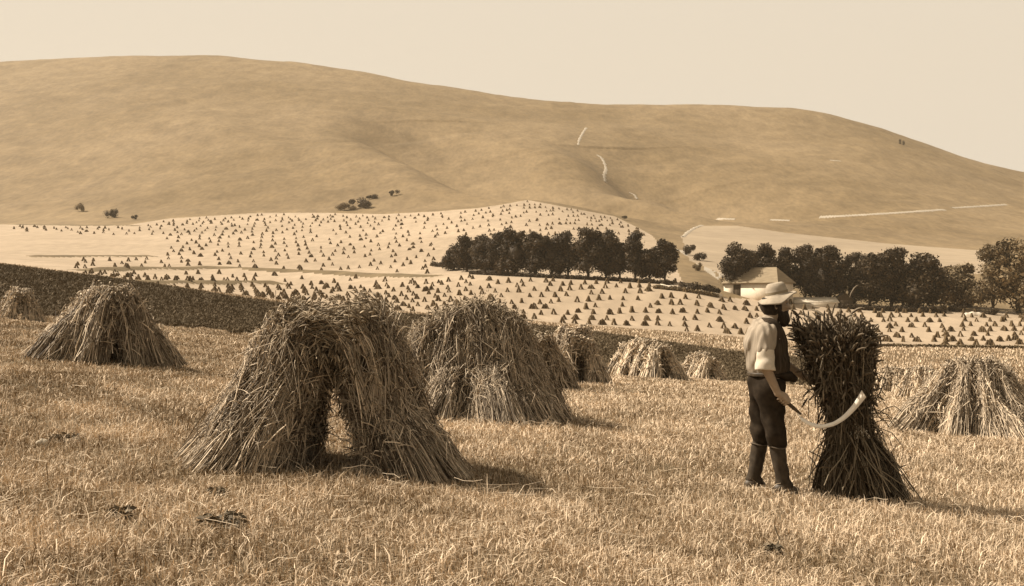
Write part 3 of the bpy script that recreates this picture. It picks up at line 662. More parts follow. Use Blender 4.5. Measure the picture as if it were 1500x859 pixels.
for hp, kn, an, to in LEGS:
    k2 = (kn[0]+(an[0]-kn[0])*.22, kn[1], .41)
    q = SDF((an[0]-.16,an[1]-.14,.0), (an[0]+.24,an[1]+.14,.46), h)
    q.cap(k2, an, .066, .055, 0).cap(an, (an[0]+.02,an[1],.07), .055, .062, .02).wrinkle(.0035, 50, 60, 45, 4).cut((0,0,.425), (0,0,1)).cut((0,0,.062), (0,0,-1))
    g = q.build('gaiter', M['gaiter'], man)
    for zz in (.395,):
        ph = np.linspace(0, 2*np.pi, 25); c0 = np.array(k2) + (np.array(an)-np.array(k2))*(.41-zz)/.31; rr = .074 if zz > .38 else .064
        P = np.stack([c0[0]+rr*np.cos(ph), c0[1]+rr*np.sin(ph), zz+.008*np.sin(ph*2+1)], -1)
        v, f = tubes(P[None], .0050, 6); obj('strap', mesh_data('strap', v, f, M['strap'], True), g)
    q = SDF((an[0]-.14,an[1]-.12,-.02), (an[0]+.26,an[1]+.14,.14), .004)
    q.cap((an[0]-.035,an[1],.05), (an[0]-.01,an[1],.06), .047, .05, 0).cap((an[0],an[1],.05), (to[0],to[1],.038), .046, .037, .03).cap(an, (an[0],an[1],.06), .05, .052, .02)
    q.cut((0,0,.004), (0,0,-1)).cut((0,0,.125), (0,0,1)); bt = q.build('boot', M['boot'], man)
# hat: crown and brim in one revolved shell, bent
prof = [(.0,.100),(.03,.100),(.055,.104),(.070,.096),(.082,.075),(.088,.05),(.092,.012),(.105,.004),(.132,0),(.156,-.004),(.163,-.010),(.156,-.015),(.128,-.012),(.100,-.008),(.084,-.004),(.078,.04)]
ns = 40; an = np.arange(ns)*2*np.pi/ns; HV = []
for (rr, zz) in prof:
    x = rr*np.cos(an)*.98; y = rr*np.sin(an); k = np.clip((rr-.09)/.08, 0, 1)
    z = zz + k*(.006*np.sin(an*5) - .058*np.abs(y)/.16*np.clip((.14-x)/.14, 0, 1) - .012*np.clip(-x/.1, 0, 1) + .012*np.clip(x/.16, 0, 1)) - (.022*np.exp(-((x)/.05)**2) if zz > .11 else 0)
    z = z + .20*x
    HV.append(np.stack([x + .058 - .18*zz, y, z + 1.642], -1))
HV = np.array(HV); ii = np.arange(HV.size//3).reshape(len(prof), ns); jj = np.roll(ii, -1, 1)
hat = obj('hat', mesh_data('hat', HV.reshape(-1,3), np.stack([ii[:-1],jj[:-1],jj[1:],ii[1:]],-1).reshape(-1,4)[:, ::-1], M['hat'], True), man)
HB = []
for zz in (.014, .034):
    x = .0925*np.cos(an); y = .0925*np.sin(an); HB.append(np.stack([x + .058 - .18*zz, y, zz + .20*x + 1.642], -1))
HB = np.array(HB); ii = np.arange(ns*2).reshape(2, ns); jj = np.roll(ii, -1, 1)
obj('hat_band', mesh_data('hat_band', HB.reshape(-1,3), np.stack([ii[:-1],jj[:-1],jj[1:],ii[1:]],-1).reshape(-1,4), M['hat_band'], True), hat)

# reaping hook in his hand
hk = empty('reaping_hook', mp_, 'pale curved reaping hook held low by the man before the dark sheaf', 'hook'); hk.scale = (sc_,)*3
P = np.array([hc - hd*.075, hc - hd*.03, hc + hd*.06, hc + hd*.10, hc + hd*.19])
v, f = tubes(P[None], np.array([[.013,.0165,.015,.016,.009]]), 10); 
hm = MB(); hm.add(v, f); 
for e_, c_ in ((0, P[0]-hd*.004), (4, P[4]+hd*.002)):
    hm.add(np.concatenate([v[e_*10:e_*10+10], [c_]]), np.array([[i, (i+1) % 10, 10] for i in range(10)]))
hm.build('handle', M['dark_wood'], hk, smooth=True)
arc = np.array([(1159,601),(1162,607),(1167,611.5),(1176,616.5),(1190,619.5),(1205,616.5),(1220,607.5),(1233,594),(1241,583),(1246.5,573.5)])
lx = (arc[:,0]-1128)/176; lz = (722-arc[:,1])/176; ly = np.linspace(-.205, -.335, len(arc))
tq = np.linspace(0, 1, 40); ts = np.linspace(0, 1, len(arc))
c3 = np.stack([pch(ts, lx, tq), pch(ts, ly, tq), pch(ts, lz, tq)], -1); T = norm(np.gradient(c3, axis=0)); Nn = norm(np.cross(T, [-.30,-.75,.55]))
wb = pch([0,.08,.14,.2,.5,.8,1], [.008,.009,.012,.033,.036,.047,.062], tq)/2
BV = []
for i in range(40):
    off = 0.0 if i < 39 else .012
    BV += [c3[i]+Nn[i]*wb[i]+[0,-.002,0], c3[i]+Nn[i]*wb[i]+[0,.002,0], c3[i]-Nn[i]*wb[i]+T[i]*off*2+[0,.0015,0], c3[i]-Nn[i]*wb[i]+T[i]*off*2+[0,-.0015,0]]
BV = np.array(BV); ii = np.arange(160).reshape(40, 4); jj = np.roll(ii, -1, 1)
obj('blade', mesh_data('blade', BV, [np.stack([ii[:-1],jj[:-1],jj[1:],ii[1:]],-1).reshape(-1,4), np.array([[0,1,2,3],[159,158,157,156]])], M['blade']), hk)

# the upright sheaf he steadies
sp = mp_ + np.array([.755*sc_, .02, 0]); sp[2] = float(ground(sp[0], sp[1]))
sh = empty('wheat_sheaf', sp, 'tall dark sheaf of wheat standing upright before the man, tied low', 'sheaf')
st, ear, bw = sheaf_geo((0,0,0), (-.20*sc_,0,1.38*sc_), .345, .118, .255, .46, 2300, 77, cross=.14, rad=.0040, droop=.05, messy=.035, over=.16, core=.6, bow=0)
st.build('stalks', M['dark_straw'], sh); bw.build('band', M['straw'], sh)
# upright bushy ears with flag leaves
r = np.random.default_rng(78); n = 640
a = r.uniform(0, 2*np.pi, n); ro = np.sqrt(r.random(n))*.31; z0 = r.uniform(.88, 1.40, n) + .09*np.abs(r.normal(size=n)) - .34*(ro/.31)**2*r.random(n)
cx = -.20*z0/1.38*sc_ + ro*np.cos(a)*(z0/1.38)**1.2; cy = ro*np.sin(a)*(z0/1.38)**1.2
dr = norm(np.stack([np.cos(a)*ro*1.5 + r.normal(0,.28,n), np.sin(a)*ro*1.5 + r.normal(0,.28,n), np.ones(n)], -1)); el = r.uniform(.09,.19,n)[:,None]; kk = np.array([0,.25,.6,.85,1])
Q = np.stack([cx, cy, z0*sc_], -1)[:,None,:] + dr[:,None,:]*(el*kk)[...,None]; Q[...,2] -= el*.3*kk**2.2; Q[...,:2] += (dr[:,None,:2]*(el*.6*kk**2)[...,None])
ev, ef = tubes(Q, np.array([.004,.011,.012,.008,.002])*r.uniform(.7,1.25,n)[:,None], 4)
ear.add(ev, ef, np.repeat(np.clip(.5+.28*r.normal(size=n),0,1), 20))
ns_ = 90; a = r.uniform(0, 2*np.pi, ns_); ro = r.uniform(.08,.27,ns_); b0 = np.stack([-.19*sc_ + ro*np.cos(a), ro*np.sin(a), r.uniform(1.05,1.28,ns_)*sc_], -1)
dr = norm(np.stack([np.cos(a)*ro*2.6 + r.normal(0,.12,ns_), np.sin(a)*ro*2.6 + r.normal(0,.12,ns_), np.ones(ns_)], -1)); ll = r.uniform(.2,.36,ns_)[:,None]; kk = np.array([0,.3,.6,.72,.86,1.0])
Q = b0[:,None,:] + dr[:,None,:]*(ll*kk)[...,None]; Q[...,:2] += (dr[:,None,:2]*(ll*.45*kk**3)[...,None]); Q[...,2] -= ll*.28*kk**3
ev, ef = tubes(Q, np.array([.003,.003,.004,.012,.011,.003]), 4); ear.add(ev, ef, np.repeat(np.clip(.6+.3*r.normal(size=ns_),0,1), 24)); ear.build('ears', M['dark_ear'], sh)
kn = MB()                                            # pale knot and tuft of the band at the front
for i in range(26):
    a0 = np.array([-.20*.46 + .03 + r.normal(0,.012), -.165 - r.random()*.015, .635 + r.normal(0,.01)]); dd = norm(np.array([r.normal(0,1), -.3, r.normal(0,.5)])); l_ = r.uniform(.04,.10)
    v, f = tubes(np.array([[a0, a0+dd*l_*.5+[0,0,.01], a0+dd*l_+[0,0,-.015]]]), .005, 4); kn.add(v, f, r.uniform(.6,1))
kn.build('knot', M['cuff'], sh)
st2 = MB()                                           # long bent loose stalks on its right side and front
for i in range(34):
    t = r.random(); a0 = np.array([-.10+r.uniform(.05,.22), r.uniform(-.2,.1), r.uniform(.55,1.0)]); dd = norm(np.array([r.uniform(.2,1), r.normal(0,.5), r.uniform(-.4,.5)])); l_ = r.uniform(.12,.32)
    v, f = tubes(np.array([[a0, a0+dd*l_*.35+[0,0,.03], a0+dd*l_*.7+[0,0,.02], a0+dd*l_+[0,0,-.06]]]), .004, 4); st2.add(v, f, r.uniform(.2,.8))
for i in range(26):
    x0 = r.uniform(-.3,.3); a0 = np.array([x0*.5-.05, -.2-r.random()*.03, r.uniform(.35,.6)]); a1 = np.array([x0+r.normal(0,.16), -.36-r.random()*.06, r.uniform(.02,.22)])
    v, f = tubes(np.array([[a0, a0*.6+a1*.4+[0,-.02,0], a0*.3+a1*.7+[r.normal(0,.02),0,0], a1]]), .0045, 4); st2.add(v, f, r.uniform(.5,1))
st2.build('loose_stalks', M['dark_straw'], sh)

# ------------------------------------------------------------------ shocks across the valley field
def shock_data(seed, kind):
    r = np.random.default_rng(seed); m = MB()
    lst = []
    if kind == 'tent':
        for sd in (-1, 1):
            for i in range(2): lst.append((sd*.56 + r.normal(0,.08), (i-.5)*.5 + r.normal(0,.08), sd*.05, (i-.5)*.3, 1.48 + r.normal(0,.07)))
    else:
        np_ = 4
        for i in range(np_):
            c_ = (i-(np_-1)/2)
            for sd in (-1, 1): lst.append((c_*.66 + r.normal(0,.14), sd*.58 + r.normal(0,.1), c_*.30 + r.normal(0,.06), sd*.06, 1.42 - .12*c_*c_ + r.normal(0,.12)))
    for (fx, fy, hx, hy, hz) in lst:
        f0 = np.array([fx,fy,-.25]); h0 = np.array([hx,hy,hz]); ts = np.array([0,.4,.7,1.0,1.04]); rd = np.array([.34,.26,.17,.20,.04])
        ax = norm(h0-f0); e1 = norm(np.cross(ax,[.1,.2,1])); e2 = np.cross(ax,e1); an = np.arange(7)*2*np.pi/7
        V = f0 + (h0-f0)*ts[:,None,None] + (rd[:,None]*(1+.2*r.normal(size=(5,7))))[...,None]*(e1*np.cos(an)[:,None]+e2*np.sin(an)[:,None])[None]
        ii = np.arange(35).reshape(5,7); jj = np.roll(ii,-1,1)
        m.add(V.reshape(-1,3), np.stack([ii[:-1],jj[:-1],jj[1:],ii[1:]],-1).reshape(-1,4), np.clip(r.uniform(.2,.8)+r.normal(0,.15,35),0,1))
    return m.data('wheat_shock', M['shock'])
tents = [shock_data(100+i,'tent') for i in range(5)]; rows_ = [shock_data(200+i,'row') for i in range(3)]
r = np.random.default_rng(21)
cand = []
def lattice(ang, sp, row, x0, x1, y0, y1, keep):
    ca, sa = math.cos(ang), math.sin(ang); N = int(900/sp); Q = int(700/row)
    for i in range(-N, N):
        for j in range(-Q, Q):
            a = i*sp + r.normal(0, sp*.13); b_ = j*row + r.normal(0, row*.09) + 2.5*math.sin(i*sp/35)
            x, y = a*ca - b_*sa, 300 + a*sa + b_*ca
            if not (y0 < y < y1): continue
            u = x/y*FPX + CX
            if 20 < u < 1540 and r.random() < keep: cand.append((x, y, u))
lattice(math.radians(14), 3.1, 7.1, 0, 0, 236, 306, .88)
lattice(math.radians(52), 5.5, 13.5, 0, 0, 306, 655, .84)
cand = np.array(cand)
zz = zat(cand[:,2], cand[:,1]); yy = CY - (zz-CAMZ)/cand[:,1]*FPX
IYc = np.minimum.accumulate(img_y(), axis=0)
def hidden(u, d, y):
    i = np.clip(np.searchsorted(D, d)-1, 0, len(D)-1); j = np.clip(np.searchsorted(U, u)-1, 0, len(U)-1)
    return y > IYc[i, j] + 2.0
ok = (region(cand[:,2], yy, cand[:,1]) == 2) & ~hidden(cand[:,2], cand[:,1], yy) & (yy > np.interp(cand[:,2], TOP[:,0], TOP[:,1]) + 3)
ok &= ~((cand[:,2] > 640) & (cand[:,2] < 1000) & (yy > 346) & (yy < 412 - np.clip((760-cand[:,2])*.13,0,14)))   # under and behind the grove
ok &= ~((cand[:,2] < 240) & (yy > 345) & (yy < 374)) & ~((cand[:,2] < 110) & (yy > 340))
bd = np.array([min(np.hypot(b_[0]-c[2], (b_[1]-y_)*1.6) for P_ in BANKS for b_ in [(xx, np.interp(xx, [p[0] for p in P_], [p[1] for p in P_])) for xx in [np.clip(c[2], P_[0][0], P_[-1][0])]]) for c, y_ in zip(cand, yy)])
ok &= bd > 5
cand = np.column_stack([cand, zz, yy])[ok]
cand = cand[np.argsort(cand[:,1])]
print('shocks', len(cand))
G = 'wheat shocks in rows across the pale valley field'
def shock_label(u, y):
    if u > 1245: return 'small dark wheat shock in the pale field below the big round and brown trees'
    if u > 1000: return 'small dark wheat shock in the pale field below the white barn and its field wall'
    if u > 640 and y > 400: return 'small dark wheat shock in the pale field between long grove and dark crop'
    if u > 640: return 'tiny dark wheat shock on the pale slope above the long grove'
    if y > 403: return 'small dark wheat shock below the longest grass bank on the left of the valley field'
    if u > 420: return 'tiny dark wheat shock on the upper slope left of the long grove'
    return 'tiny dark wheat shock among the grass banks at the far left of the valley'
rest = MB()
for i, (x, y, u, z, py_) in enumerate(cand):
    wide_ = (r.random() < (.42 if y < 262 else .10))
    me = rows_[r.integers(3)] if wide_ else tents[r.integers(5)]
    rz = r.normal(0,.5) ; s = r.uniform(.60,.86)
    if i < 300:
        o = obj('wheat_shock', me, None, (x, y, z)); o.rotation_euler = (0,0,rz); o.scale = (s,)*3
        tag(o, shock_label(u, py_), 'wheat shock', G)
    else:
        V = np.empty(len(me.vertices)*3); me.vertices.foreach_get('co', V); V = V.reshape(-1,3)*s
        F = np.empty(len(me.loops), int); me.loops.foreach_get('vertex_index', F)
        A = np.empty(len(me.vertices)); me.attributes['tint'].data.foreach_get('value', A)
        c_, s_ = math.cos(rz), math.sin(rz)
        rest.add(np.stack([V[:,0]*c_-V[:,1]*s_+x, V[:,0]*s_+V[:,1]*c_+y, V[:,2]+z], -1), F.reshape(-1,4), A)
if rest.n:
    tag(rest.build('distant_wheat_shocks', M['shock']), 'tiny far wheat shocks dotting the upper valley field', 'wheat shock', kind='stuff')

# ------------------------------------------------------------------ trees, bushes, hedges
def leaf_cloud(m, cen, rad, n, size, r, tint=.5, squash=1.0):
    d = norm(r.normal(size=(n,3))); rr = (.35 + .65*r.random(n)**.5)*(1+.12*r.normal(size=n))
    p = cen + d*rr[:,None]*rad
    nr = norm(d + .7*r.normal(size=(n,3))); t1 = norm(np.cross(nr, r.normal(size=(n,3)))); t2 = np.cross(nr, t1)
    s = size*r.uniform(.5,1.3,n)[:,None]
    V = np.stack([p - t1*s*.6, p + t2*s*.35 + nr*s*.1, p + t1*s*.6, p - t2*s*.35 + nr*s*.1], 1).reshape(-1,3)
    F = np.arange(n*4).reshape(n,4)
    m.add(V, F, np.repeat(np.clip(tint + .22*r.normal(size=n), 0, 1), 4))
def heart(m, cen, rad, r):
    la, lo = 5, 9; V = []
    for i in range(la+1):
        th = np.pi*i/la
        for j in range(lo):
            ph = 2*np.pi*j/lo; V.append(cen + np.array([math.sin(th)*math.cos(ph), math.sin(th)*math.sin(ph), math.cos(th)])*rad*.54*(1+.14*r.normal()))
    ii = np.arange((la+1)*lo).reshape(la+1,lo); jj = np.roll(ii,-1,1)
    m.add(V, np.stack([ii[:-1],jj[:-1],jj[1:],ii[1:]],-1).reshape(-1,4)[:, ::-1], .25)
def tree(label, px, py, top, wpx, d0, group, seed, mat='leaf', trunk=.16, leaves=4200, conical=False, name='tree'):
    r = np.random.default_rng(seed); p = hit(px, py, d0, 560); mpp = p[1]/FPX
    H = (py - top)*mpp; W = wpx*mpp*1.28
    t = empty(name, p, label, 'tree', group)
    hb = H*trunk*.6; m = MB(); nb = 17
    blobs = []
    for i in range(nb):
        f = (i + .5)/nb
        zc = hb + (H-hb)*(.13 + .74*f)
        env = math.sqrt(max(.05, 1 - ((f-.35)/.72)**2)) if not conical else (1.05 - .8*f)
        a = r.uniform(0,2*np.pi); q = r.uniform(.25,.75)*W/2*env
        rb = np.array([1,1,.78])*W*r.uniform(.17,.27)*(1.05 - .35*f)
        blobs.append((np.array([q*math.cos(a), q*math.sin(a), min(zc, H - rb[2])]), rb))
    blobs.append((np.array([0,0,hb+(H-hb)*.42]), np.array([W*.36,W*.36,(H-hb)*.40])))
    for k, (c, rb) in enumerate(blobs):
        heart(m, c, rb, r); leaf_cloud(m, c, rb*1.08, int(leaves*1.7)//len(blobs), max(.45, W*.048), r, .5 + .14*r.normal())
    m.build('crown', M[mat], t)
    tk = MB(); K = 6; zt = np.linspace(-.5, hb + (H-hb)*.5, K); tr = max(.28, W*.03)
    lean = r.normal(0, .03, 2)
    P = np.stack([lean[0]*zt, lean[1]*zt, zt], -1); v, f = tubes(P[None], (tr*np.array([1.35,1,.9,.8,.65,.4]))[None], 8); tk.add(v, f)
    for i in range(5):
        c, rb = blobs[r.integers(nb)]; z0 = hb*r.uniform(.8,1.5); a0 = np.array([lean[0]*z0, lean[1]*z0, z0])
        P = np.array([a0, a0*.6 + c*.4 + [0,0,-.05*H], a0*.25 + c*.75, c]); v, f = tubes(P[None], (tr*np.array([.5,.4,.28,.1]))[None], 6); tk.add(v, f)
    tk.build('trunk', M['bark'], t)
    return t
GA = 'trees of the long dark grove'
L = [('low small tree at the far left tip of the long grove', 665,396,366,34), ('round tree second from the left tip of the long grove', 684,398,344,42),
 ('third tree from the left tip of the long grove, sky gaps under its crown', 710,399,343,42), ('tree left of the tallest dome in the left half of the grove', 731,401,334,38),
 ('broad domed tree, tallest in the left half of the grove', 755,403,331,50), ('full dark tree right of the tall left dome in the grove', 784,404,336,46),
 ('slightly lower tree at the dip in the middle of the grove', 808,405,342,40), ('tree with small light gaps in its crown right of the grove\'s middle dip', 832,406,335,44),
 ('broad flat-topped tree, highest in the right half of the long grove', 862,408,331,52), ('tree right of the flat-topped one in the grove, overhanging right top', 888,409,332,42),
 ('low tree filling the notch before the pointed tree of the grove', 908,410,354,40), ('dark pointed tree standing above the right part of the grove', 930,412,334,40),
 ('low rounded tree below and right of the pointed tree of the grove', 951,413,362,40), ('last tree at the right end of the long grove', 974,414,346,38)]
for i, (lb, px, py, tp, wd) in enumerate(L):
    tree(lb, px, py, tp, wd, 262, GA, 300+i, trunk=.02 if 3 <= i <= 6 else .14, conical=('pointed' in lb and 'dark pointed' in lb), leaves=3600)
GB = 'trees behind the white barn'
L = [('dark tree rising just left behind the barn roof', 1084,431,354,48,'leaf'), ('dark tree directly behind the barn ridge', 1116,434,353,46,'leaf'),
 ('dark tree behind the man\'s hat, right of the barn', 1148,438,358,44,'leaf'), ('dark tree with a knobbed top between hat and sheaf', 1180,442,352,42,'leaf'),
 ('broad dark tree above the low pale shed', 1214,444,355,58,'leaf'), ('slimmer dark tree filling the gap left of the big trees', 1250,447,364,40,'leaf'),
 ('dark tree left of the pair of biggest round trees', 1274,449,366,50,'leaf'), ('tall dark tree with a tufted crown beside the biggest round tree', 1306,450,357,56,'leaf'),
 ('biggest round black tree reaching almost to the ground', 1345,452,371,74,'leaf'), ('low pale brown tree between the black round tree and the right-edge trees', 1408,450,385,60,'brown_leaf'),
 ('tall brown tree with a dark tip left of the right edge', 1454,457,350,54,'brown_leaf'), ('large brown tree cut off by the right edge', 1492,459,344,84,'brown_leaf')]
for i, (lb, px, py, tp, wd, mt) in enumerate(L):
    tree(lb, px, py, tp, wd, 250, GB, 400+i, mt, trunk=.05 if mt == 'leaf' else .10, leaves=4200)

def bush(label, px, py, top, wpx, d0, seed, mat='leaf', group=None, n=1500, sz=.42):
    r = np.random.default_rng(seed); p = hit(px, py, d0); mpp = p[1]/FPX; H = max((py-top)*mpp, .4); W = wpx*mpp; m = MB()
    for i in range(6):
        rb = np.array([W*.26, W*.26, H*.34])*r.uniform(.45,1.15); c = np.array([r.uniform(-.42,.42)*W, r.uniform(-.25,.25)*W, r.uniform(.2,.68)*H])
        heart(m, c, rb, r); leaf_cloud(m, c, rb*1.1, n//6, sz*W*.12+.12, r, .5)
    return tag(m.build('bush', M[mat], None, p), label, 'bush', group)
HG = 'scrub on the hillside'
bush('largest dark scrub bush on the lower hillside above the valley field', 528,305,287,34,655,501,'leaf',HG)
bush('lower dark scrub bush at the left foot of the largest hillside bush', 506,309,297,26,655,502,'brown_leaf',HG)
bush('small scrub bush right of and above the largest hillside bush', 545,292,284,16,655,503,'leaf',HG)
bush('lone dark bush on the slope right of the scrub clump', 577,287,278,14,655,504,'leaf',HG)
bush('lighter round bush, farthest left on the lower hillside', 117,310,298,14,655,505,'brown_leaf',HG)
bush('dark round bush at the hill foot, second from the left', 165,320,305,18,655,506,'leaf',HG)
bush('small dark bush on the field edge right of the two round bushes', 197,326,318,11,640,507,'leaf',HG)
bush('tiny dark bush just under the right-hand skyline', 1321,212,203,8,700,508,'leaf',HG)
bush('tiny dark bush on the far field edge right of the slope\'s peak', 914,322,316,9,600,509,'leaf',HG)
BG = 'shrubs around the chalk bank'
bush('dark shrub at the top of the chalk bank right of the grove', 1010,374,357,20,330,520,'leaf',BG)
bush('trailing dark shrub running down right from the chalk bank top', 1026,382,366,22,330,521,'leaf',BG)
bush('small shrub halfway down the chalk bank', 1022,397,383,14,320,522,'brown_leaf',BG)
bush('dark shrub at the left end of the pale field wall', 977,420,408,18,270,523,'leaf',BG)
bush('dark shrub behind the middle of the pale field wall', 1000,424,411,22,270,524,'leaf',BG)
bush('wide dark shrub behind the right half of the pale field wall', 1022,428,412,26,270,525,'leaf',BG)
bush('dark shrub against the left end wall of the barn', 1046,432,416,22,270,526,'leaf',BG)
bush('dark low bush under the biggest round tree', 1372,458,446,30,240,527,'leaf',BG)
bush('dark low bush left of the white sheet under the brown trees', 1402,457,447,26,240,528,'leaf',BG)
bush('dark low bush right of the white sheet under the brown trees', 1450,461,452,24,240,529,'leaf',BG)

def hedge(label, pts, hgt, d0, mat, seed, name='hedge', thick=1.0):
    r = np.random.default_rng(seed); m = MB(); pts = np.array(pts, float)
    o0 = hit(pts[0,0], pts[0,1], d0)
    q = np.concatenate([[0], np.cumsum(np.hypot(*np.diff(pts, axis=0).T))])
    for s in np.arange(0, q[-1], 3.5):
        p = hit(np.interp(s,q,pts[:,0]), np.interp(s,q,pts[:,1]), d0) - o0; hh = hgt*r.uniform(.75,1.2)
        leaf_cloud(m, p + [0,0,hh*.5], np.array([.8,thick*.6,hh*.55]), 60, .45, r, .5); heart(m, p + [0,0,hh*.45], np.array([.9,thick*.7,hh*.6]), r)
    return tag(m.build(name, M[mat], None, o0), label, 'hedge')
hedge('dark clipped hedge running under the left end of the long grove', [(634,391),(660,392),(700,395),(728,397)], 1.5, 262, 'leaf', 601)
hedge('long low dark hedge along the foot of the grove', [(690,402),(760,405.5),(830,409),(900,412),(985,417.5)], 1.0, 250, 'leaf', 602)
hedge('low brown hedge below the pale field wall', [(960,423),(1000,427),(1052,436)], .9, 240, 'brown_leaf', 603)
hedge('dark low hedge between the low shed and the round trees', [(1232,452),(1270,455),(1320,457),(1378,459)], 1.1, 236, 'leaf', 604)
hedge('thin dark field edge hedge on the crest at the lower right', [(1282,509),(1340,510),(1420,511),(1500,512)], .35, 125, 'brown_leaf', 605, thick=.5)

# ------------------------------------------------------------------ barn, walls, sheds
p = hit(1100, 438, 245); mpp = p[1]/FPX
bn = empty('barn', p, 'white-walled barn with a hipped tan roof and dark door beside the trees', 'barn', None, math.radians(-42))
Dp, Hw, Hr = 8.0, 23*mpp, 22*mpp; x0, x1 = -46*mpp, 43*mpp
m = MB(); dx0, dx1 = x0+16*mpp, x0+29*mpp
m.box((x0,0,-1.5),(dx0,.5,Hw)); m.box((dx1,0,-1.5),(x1,.5,Hw)); m.box((dx0,0,Hw*.93),(dx1,.5,Hw)); m.box((x0,Dp-.5,-1.5),(x1,Dp,Hw)); m.box((x0,.5,-1.5),(x0+.5,Dp-.5,Hw)); m.box((x1-.5,.5,-1.5),(x1,Dp-.5,Hw))
m.build('wall', M['white_wall'], bn)
m = MB(); m.box((dx0+.02,.15,-1.2),(dx1-.02,.27,Hw*.925))
for k in range(5): xk = dx0 + (dx1-dx0)*(k+.5)/5; m.box((xk-.02,.13,-1.1),(xk+.02,.149,Hw*.9))
for zk in (.6, Hw*.7): m.box((dx0+.1,.09,zk),(dx1-.1,.129,zk+.18))
m.build('door', M['dark_wood'], bn)
e = .5; m = MB(); rx0, rx1 = x0+21*mpp, x1-14*mpp
V = [(x0-e,-e,Hw-.15),(x1+e,-e,Hw-.15),(x1+e,Dp+e,Hw-.15),(x0-e,Dp+e,Hw-.15),(rx0,Dp/2,Hw+Hr),(rx1,Dp/2,Hw+Hr)]
V2 = [(a,b_,c+.22) for a,b_,c in V]
def roofpatch(a, b_, c, d, nu=30, nv=14):
    a, b_, c, d = map(np.array, (a,b_,c,d)); s, t = np.meshgrid(np.linspace(0,1,nu), np.linspace(0,1,nv)); s = s[...,None]; t = t[...,None]
    P = (a*(1-s)+b_*s)*(1-t) + (d*(1-s)+c*s)*t; P[...,2] += .07*vnoise(P[...,0]*.8+50, P[...,1]*.8+t[...,0]*9+50, 71)*(np.sin(np.pi*t[...,0]))
    gi = np.arange(nu*nv).reshape(nv,nu); m.add(P.reshape(-1,3), np.stack([gi[:-1,:-1],gi[:-1,1:],gi[1:,1:],gi[1:,:-1]],-1).reshape(-1,4))
roofpatch(V2[0],V2[1],V2[5],V2[4]); roofpatch(V2[2],V2[3],V2[4],V2[5]); roofpatch(V2[3],V2[0],V2[4],V2[4]); roofpatch(V2[1],V2[2],V2[5],V2[5])
m.add(V[:4]+V2[:4], np.array([(0,1,5,4),(1,2,6,5),(2,3,7,6),(3,0,4,7),(3,2,1,0)]))
m.build('roof', M['roof_tile'], bn)

def wall_run(name, label, cat, pts, hgt, thick, d0, mat):
    pts = np.array(pts, float); q = np.concatenate([[0], np.cumsum(np.hypot(*np.diff(pts, axis=0).T))])
    P = np.array([hit(np.interp(s,q,pts[:,0]), np.interp(s,q,pts[:,1]), d0) for s in np.linspace(0,q[-1],24)]); o0 = P[0].copy(); P = P - o0
    P[:,1] = np.polyval(np.polyfit(P[:,0],P[:,1],2),P[:,0])
    P[:,2] = ground(P[:,0]+o0[0], P[:,1]+o0[1]) - o0[2]
    jit = hgt*(1+.08*rng.normal(size=24)); V = []
    for p_, h_ in zip(P, jit): V += [p_+[0,0,-.5], p_+[0,0,h_], p_+[0,thick,h_], p_+[0,thick,-.5]]
    ii = np.arange(96).reshape(24,4); jj = np.roll(ii,-1,1); m = MB(); m.add(V, [np.stack([ii[:-1],ii[1:],jj[1:],jj[:-1]],-1).reshape(-1,4), np.array([[0,1,2,3],[95,94,93,92]])])
    return tag(m.build(name, M[mat], None, o0), label, cat)
wall_run('field_wall', 'low pale wall sloping down right to the barn corner', 'wall', [(968,421.5),(990,423),(1030,430),(1058,435.5)], .75, .5, 240, 'white_wall')

def shed(name, label, px, py, wpx, hw, hr, dp, d0, wm, rm, cat='shed', gable=False):
    p = hit(px, py, d0); mpp = p[1]/FPX; t = empty(name, p, label, cat); x = wpx*mpp/2
    m = MB(); m.box((-x,0,-.8),(x,dp,hw)); 
    if gable: m.add([(-x,0.,hw),(x,0.,hw),(0,0.,hw+hr),(-x,dp,hw),(x,dp,hw),(0,dp,hw+hr)], [np.array([(0,1,2),(4,3,5)])])
    m.build('wall', M[wm], t); m = MB(); e = .25
    if gable:
        for s in (-1,1):
            V = [(s*(x+e),-e,hw-.12),(0,-e,hw+hr+.05),(0,dp+e,hw+hr+.05),(s*(x+e),dp+e,hw-.12)]; V = V + [(a,b_,c+.14) for a,b_,c in V]
            m.add(V, np.array([(0,1,2,3),(7,6,5,4),(0,4,5,1),(1,5,6,2),(2,6,7,3),(3,7,4,0)]))
    else:
        V = [(-x-e,-e,hw+.01),(x+e,-e,hw+.01),(x+e,dp+e,hw+hr),(-x-e,dp+e,hw+hr)]; V = V + [(a,b_,c+.14) for a,b_,c in V]
        m.add(V, np.array([(3,2,1,0),(4,5,6,7),(0,1,5,4),(1,2,6,5),(2,3,7,6),(3,0,4,7)]))
    m.build('roof', M[rm], t); return t
shed('shed', 'long low shed with a pale lean-to roof between the man and the trees', 1196, 449, 64, .8, 1.3, 3.0, 245, 'white_wall', 'white_wall')
shed('hut', 'small dark gabled hut at the right end of the low pale shed', 1238, 451, 24, 1.9, 1.6, 4.0, 243, 'dark_wood', 'dark_wood', 'hut', True)
shed('shed', 'small pale open shed in the shade under the low brown tree', 1414, 450, 22, .9, .9, 3.0, 252, 'dark_wood', 'white_wall')
